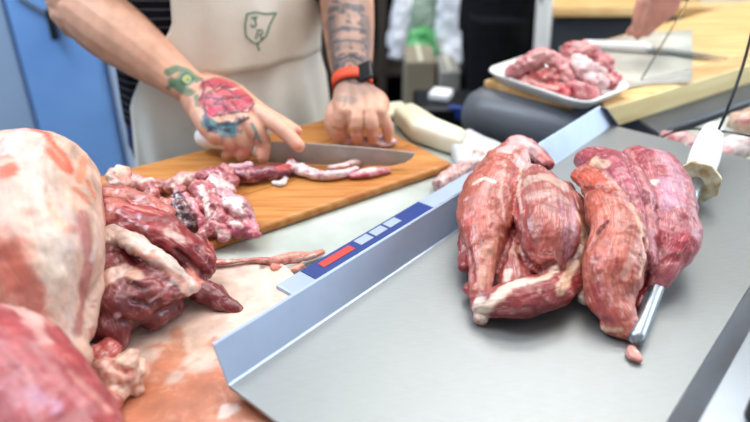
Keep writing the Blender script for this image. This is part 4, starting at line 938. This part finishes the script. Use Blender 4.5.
# ------------------------------------------------------------------ second person (black trousers, white apron), cropped at the hips by the frame
Yp = 2.05; hx = D(503, 20, Yp)
FALL[0] = Vector((1, 0, 0))
def S(a, b, z): return Vector((hx.x+b, hx.y+a, z))       # faces +x; a = depth, b = forward
a2 = []
hand = W(656, 14, 1.07); wrh = hand+Vector((.0, .06, .10))
sh2 = S(-.20, .02, 1.42); el2 = sh2.lerp(wrh, .52)+Vector((0.02, -.0, -.08))
a2.append(([sh2, sh2.lerp(el2, .5), el2, el2.lerp(wrh, .4), wrh], [.055, .048, .043, .04, .028], 1.0))
a2.append(([S(.20, .02, 1.42), S(.30, -.02, 1.20), S(.22, .10, 1.12)], [.055, .045, .028], 1.0))
hp = [(660, -8), (668, -4), (664, -10), (652, -4)]
for k, (dx_, ln, r) in enumerate([(-.012, .075, .0095), (.006, .082, .0095), (.024, .076, .009), (.04, .06, .008)]):
    b0_ = hand+Vector((dx_, .01, .035)); a2.append(([wrh, b0_+Vector((0, 0, .02)), b0_], [.026, .022, .014], .8))
    a2.append(([b0_, b0_+Vector((-.012, -.012, -ln*.5)), b0_+Vector((-.03, -.0, -ln))], [.0115, r+.0012, r*.8], 1.0))
a2.append(([wrh, hand+Vector((-.03, -.01, .05)), hand+Vector((-.04, -.015, .0)), hand+Vector((-.035, -.01, -.03))], [.022, .016, .011, .009], 1.0))
g_ = S(.22, .10, 1.12)
for k in range(4): a2.append(([g_, g_+Vector((.05, -.03+.02*k, -.02)), g_+Vector((.09, -.03+.02*k, -.06))], [.024, .012, .008], 1.0))
t2 = [([S(0, 0, .93), S(0, 0, 1.2), S(0, 0, 1.42)], [.165, .165, .16], .62), ([S(-.15, 0, 1.43), S(.15, 0, 1.43)], [.07, .07], 1), ([S(0, 0, 1.43), S(0, .02, 1.56)], [.058, .055], 1), ([S(0, .03, 1.57), S(0, .04, 1.66), S(0, .03, 1.73)], [.062, .078, .07], 1.1), ([S(0, .10, 1.64), S(0, .135, 1.625)], [.014, .012], 1)]
for s in (-1, 1):
    t2.append(([S(.09*s, 0, .95), S(.10*s, .02, .5), S(.10*s, 0, .06)], [.09, .062, .045], 1.0)); t2.append(([S(.10*s, -.03, .04), S(.10*s, .14, .035)], [.04, .036], 1.0))
p2 = skin_person('person', 'blurred person in black trousers with a white apron standing behind the grey housing, one hand reaching down', a2, t2, (204, 142, 126), [], seed=8, voxel=.004)
p2['label'] = 'blurred person in black trousers and white apron behind the tray, one hand reaching down'
for s in (-1, 1):
    bm = bmesh.new(); bmesh.ops.create_uvsphere(bm, u_segments=12, v_segments=8, radius=.011); bmesh.ops.translate(bm, vec=S(.03*s, .108, 1.668), verts=bm.verts); obj('eye', bm, M['white'], p2)
bm = bmesh.new(); tube(bm, [S(0, 0, 1.68), S(0, 0, 1.74)], [.086, .078], 20, 4, True, 1.1); obj('hair', remesh(bm, .006, 2), basic('hair', (40, 30, 26), .7, bump=.6, bscale=150), p2)
cloth([([S(0, 0, .93), S(0, 0, 1.2), S(0, 0, 1.42), S(0, 0, 1.50)], [.185, .182, .175, .08], .69), ([S(-.17, 0, 1.43), sh2, sh2.lerp(el2, .9)], [.07, .07, .062], 1.0), ([S(.17, 0, 1.43), S(.20, .02, 1.42), S(.30, -.02, 1.22)], [.07, .07, .062], 1)], .006, M['black'], 'shirt', p2)
cloth([([S(0, -.01, .99), S(0, -.01, .86)], [.18, .185], .68)]+[([S(.09*s, -.02, .93), S(.10*s, 0, .5), S(.10*s, 0, .08)], [.105, .09, .085], 1.0) for s in (-1, 1)], .006, M['black'], 'trousers', p2)
P = []
for i in range(16):
    z = 1.3-.85*i/15; row = []
    for j in range(21):
        a = -1.1+2.2*j/20; f_ = .006*math.sin(a*8+z*6)+max(0, .98-z)*.05; row.append(S((.19+f_)*math.sin(a), (.138+f_)*math.cos(a)-.005, z))
    P.append(row)
obj('apron', sheet(P, .002), M['whitecloth'], p2)

# ------------------------------------------------------------------ background furniture
# left: blue cold cabinet
def facebox(name, xl, xr, Y, z0, z1, depth, mat, par=None, rz=0):
    a = D(xl, 60, Y).x; b_ = D(xr, 60, Y).x
    bm = box(((a+b_)/2, Y+depth/2, (z0+z1)/2), (b_-a, depth, z1-z0)); bevel(bm, .006, 2); return obj(name, bm, mat, par, False)
Yb = 2.15
cx = D(60, 60, Yb).x
t = empty('cold_cabinet', (cx, Yb, 0)); tag(t, 'tall blue cold cabinet with a dark door handle at the far left', 'cabinet')
facebox('side_panel', -120, 17, Yb+.02, 0, 1.75, .5, M['greyblue'], t)
dr = facebox('door', 20, 97, Yb, .05, 1.7, .5, M['blue'], t); dr['label'] = 'blue door'
hp_ = D(50, 22, Yb-.03)
bm = box((hp_.x, Yb-.02, hp_.z-.01), (.018, .03, .10)); bevel(bm, .004, 2); obj('handle', bm, M['black_plastic'], dr)
h1 = D(16, -4, Yb-.01); h2 = D(50, 16, Yb-.012)
bm = bmesh.new(); tube(bm, [h1, h2], [.006, .006], 8); obj('top_edge_rod', bm, M['dark_steel'], dr)  # rod added to draw the cabinet's dark diagonal top edge
t = empty('pale_cabinet', (D(125, 60, Yb).x, Yb+.1, 0)); tag(t, 'pale blue-white cabinet between the blue door and the person', 'cabinet')
facebox('cabinet_front', 106, 175, Yb+.05, 0, 1.5, .5, M['paleblue'], t)
# dark shelving at the back with bags hanging on a rail
Ys = 2.75
t = empty('dark_shelving', (D(430, 40, Ys+.2).x, Ys+.3, 0)); tag(t, 'dark shelving rack behind the hanging plastic bags', 'shelving')
xa = D(318, 40, Ys).x; xb = D(520, 40, Ys).x
for x in (xa, D(375, 40, Ys).x+.03, (xa+xb)/2+.12, xb):
    bm = box((x, Ys+.1, .95), (.04, .04, 1.9)); obj('post', bm, M['shelf'], t, False)
    bm = box((x, Ys+.52, .95), (.04, .04, 1.9)); obj('post', bm, M['shelf'], t, False)
for z in (.12, .48, .92, 1.35):
    bm = box(((xa+xb)/2, Ys+.31, z), (xb-xa, .44, .025)); obj('shelf_board', bm, M['shelf'], t, False)
bm = bmesh.new(); tube(bm, [Vector((xa, Ys+.02, 1.08)), Vector((xb, Ys+.02, 1.08))], [.012, .012], 10); obj('rail', bm, M['dark_steel'], t)
bm = box(((xa+xb)/2, Ys+.56, .95), (xb-xa, .02, 1.9)); obj('back_panel', bm, M['black'], t, False)
def bag(px, top, bot, Y, mat, label, seed, dep=.05, shape=None):
    """hanging bag: outline columns in pixels, crumpled"""
    P = []; n = 16; m_ = 14
    for i in range(n+1):
        f_ = i/n; row = []
        for k in range(2*m_):
            a = 2*PI*k/(2*m_); xl = px[0]+(px[2]-px[0])*f_; xr = px[1]+(px[3]-px[1])*f_
            y = top+(bot-top)*f_; c_ = D((xl+xr)/2, y, Y); hw_ = (D(xr, y, Y).x-D(xl, y, Y).x)/2*(1 if f_ < .93 else .8)
            dpt = dep*(.25+.75*math.sin(min(1, f_*1.2)*PI/2))
            row.append(Vector((c_.x+hw_*math.cos(a), c_.y+dpt*math.sin(a), c_.z)))
        P.append(row)
    bm = bmesh.new(); R = [[bm.verts.new(p) for p in r_] for r_ in P]; k_ = len(R[0])
    for a, b_ in zip(R[:-1], R[1:]):
        for i in range(k_): bm.faces.new((a[i], a[(i+1) % k_], b_[(i+1) % k_], b_[i]))
    bm.faces.new(R[-1]); bm.faces.new(R[0][::-1])
    bmesh.ops.recalc_face_normals(bm, faces=bm.faces)
    bmesh.ops.subdivide_edges(bm, edges=bm.edges, cuts=1, use_grid_fill=True)
    me = bpy.data.meshes.new('bag'); bm.to_mesh(me); bm.free(); V = getv(me); N = getn(me); V += N*(fbm(V, 16, seed, 3)*.014)[:, None]; setv(me, V)
    o = obj('hanging_bag', me, mat); tag(o, label, 'bag'); return o
bag((396, 418, 384, 411), -30, 56, Ys-.05, M['bag_white'], 'white plastic bag hanging leftmost, beside the green bag', 1)
bag((414, 442, 405, 440), -30, 40, Ys-.17, M['bag_pale'], 'pale greenish bag hanging above the bright green bag', 2)
bag((408, 438, 404, 440), 30, 64, Ys-.32, M['bag_green'], 'bright green plastic bag hanging between the white bags', 3)
bag((440, 478, 434, 466), -30, 60, Ys-.26, M['bag_white'], 'white plastic bag hanging right of the green bag, beside black trousers', 4)
def crate(xl, xr, yt, Y, z0, dep, mat, label, name='carton'):
    a = D(xl, yt, Y); b_ = D(xr, yt, Y); z1 = a.z; t = empty(name, ((a.x+b_.x)/2, Y+dep/2, z0)); tag(t, label, 'box')
    bm = box(((a.x+b_.x)/2, Y+dep/2, (z0+z1)/2), (b_.x-a.x, dep, z1-z0)); bevel(bm, .004, 2); obj('box_body', bm, mat, t, False)
    bm = box(((a.x+b_.x)/2, Y+dep/2, z1+.002), ((b_.x-a.x)*.12, dep*.98, .003)); obj('tape', bm, M['cream'], t, False)
crate(406, 436, 62, Ys-.60, 0, .22, M['carton'], 'beige carton standing on the floor under the green bag')
crate(440, 461, 72, Ys-.64, 0, .2, basic('grey_carton', (156, 152, 144), .8), 'grey carton standing on the floor under the white bag by the black trousers')
sx = D(446, 104, 1.62)
t = empty('small_case', (sx.x, 1.62, 0)); tag(t, 'small dark case with a white lid and blue front behind the cream block', 'case')
zc_ = sx.z
bm = box((sx.x, 1.66, (zc_)/2), (.16, .16, zc_)); bevel(bm, .006, 2); obj('case_body', bm, M['black_plastic'], t, False)
bm = box((sx.x-.01, 1.66, zc_+.012), (.055, .06, .022), math.radians(-20)); bevel(bm, .006, 2); obj('lid', bm, M['white'], t, False)
bm = box((sx.x+.035, 1.585, zc_-.012), (.07, .02, .035), math.radians(-20)); bevel(bm, .004, 2); obj('front_panel', bm, M['label_blue'], t, False)
# far back counter at the top right
Yf = 2.45; zt = D(600, 8, Yf).z
t = empty('back_counter', (D(640, 8, Yf).x, Yf, 0)); tag(t, 'grey steel back counter with a wooden top at the top right', 'counter')
a = D(558, 10, Yf).x; 
bm = box(((a+3.0)/2, Yf+.3, zt/2-.02), (3.0-a, .56, zt-.04)); obj('front_body', bm, M['dark_steel'], t, False)
bm = box(((a+3.0)/2, Yf+.3, zt-.012), (3.04-a, .62, .035)); bevel(bm, .004, 2); obj('wooden_top', bm, M['board2'], t, False)
for i, (xl, xr, yy, mt, lab) in enumerate([(664, 690, 0, 'black_plastic', 'dark container on the back counter at the top right'), (700, 752, 2, 'paleblue', 'pale blue container on the back counter at the far right')]):
    a = D(xl, yy, Yf+.1); b_ = D(xr, yy, Yf+.1); t = empty('container', ((a.x+b_.x)/2, Yf+.15, zt)); tag(t, lab, 'container')
    bm = box(((a.x+b_.x)/2, Yf+.17, zt+.045), (b_.x-a.x, .14, .08)); bevel(bm, .008, 2); obj('tub', bm, M[mt], t, False)
    bm = box(((a.x+b_.x)/2, Yf+.17, zt+.09), ((b_.x-a.x)*1.05, .15, .012)); bevel(bm, .004, 2); obj('rim', bm, M['white'], t, False)

#TAIL
# ------------------------------------------------------------------ light
w = bpy.data.worlds.new('world'); scene.world = w; w.use_nodes = True
w.node_tree.nodes['Background'].inputs[0].default_value = (.78, .88, 1, 1); w.node_tree.nodes['Background'].inputs[1].default_value = .8
def area(loc, rot, size, e, col=(1, 1, 1)):
    l = bpy.data.lights.new('area', 'AREA'); l.shape = 'RECTANGLE'; l.size, l.size_y = size; l.energy = e; l.color = col
    o = bpy.data.objects.new('area_light', l); link(o); o.location = loc; o.rotation_euler = rot; return o
area((-.2, .9, 2.8), (0, 0, 0), (2.4, .5), 26, (1, .98, .95))
area((.9, 1.6, 2.8), (0, 0, 0), (1.6, .5), 22, (1, .98, .95))
area((-1.6, 1.3, 2.7), (0, math.radians(-20), 0), (1.0, 1.0), 60, (.66, .82, 1))
area((.3, 2.4, 2.8), (0, 0, 0), (2.0, .4), 30, (1, .98, .95))
area((3.0, 1.6, 1.9), (0, math.radians(68), 0), (1.6, 2.2), 60, (.8, .9, 1))
scene.view_settings.view_transform = 'Standard'; scene.view_settings.look = 'None'; scene.view_settings.exposure = 0
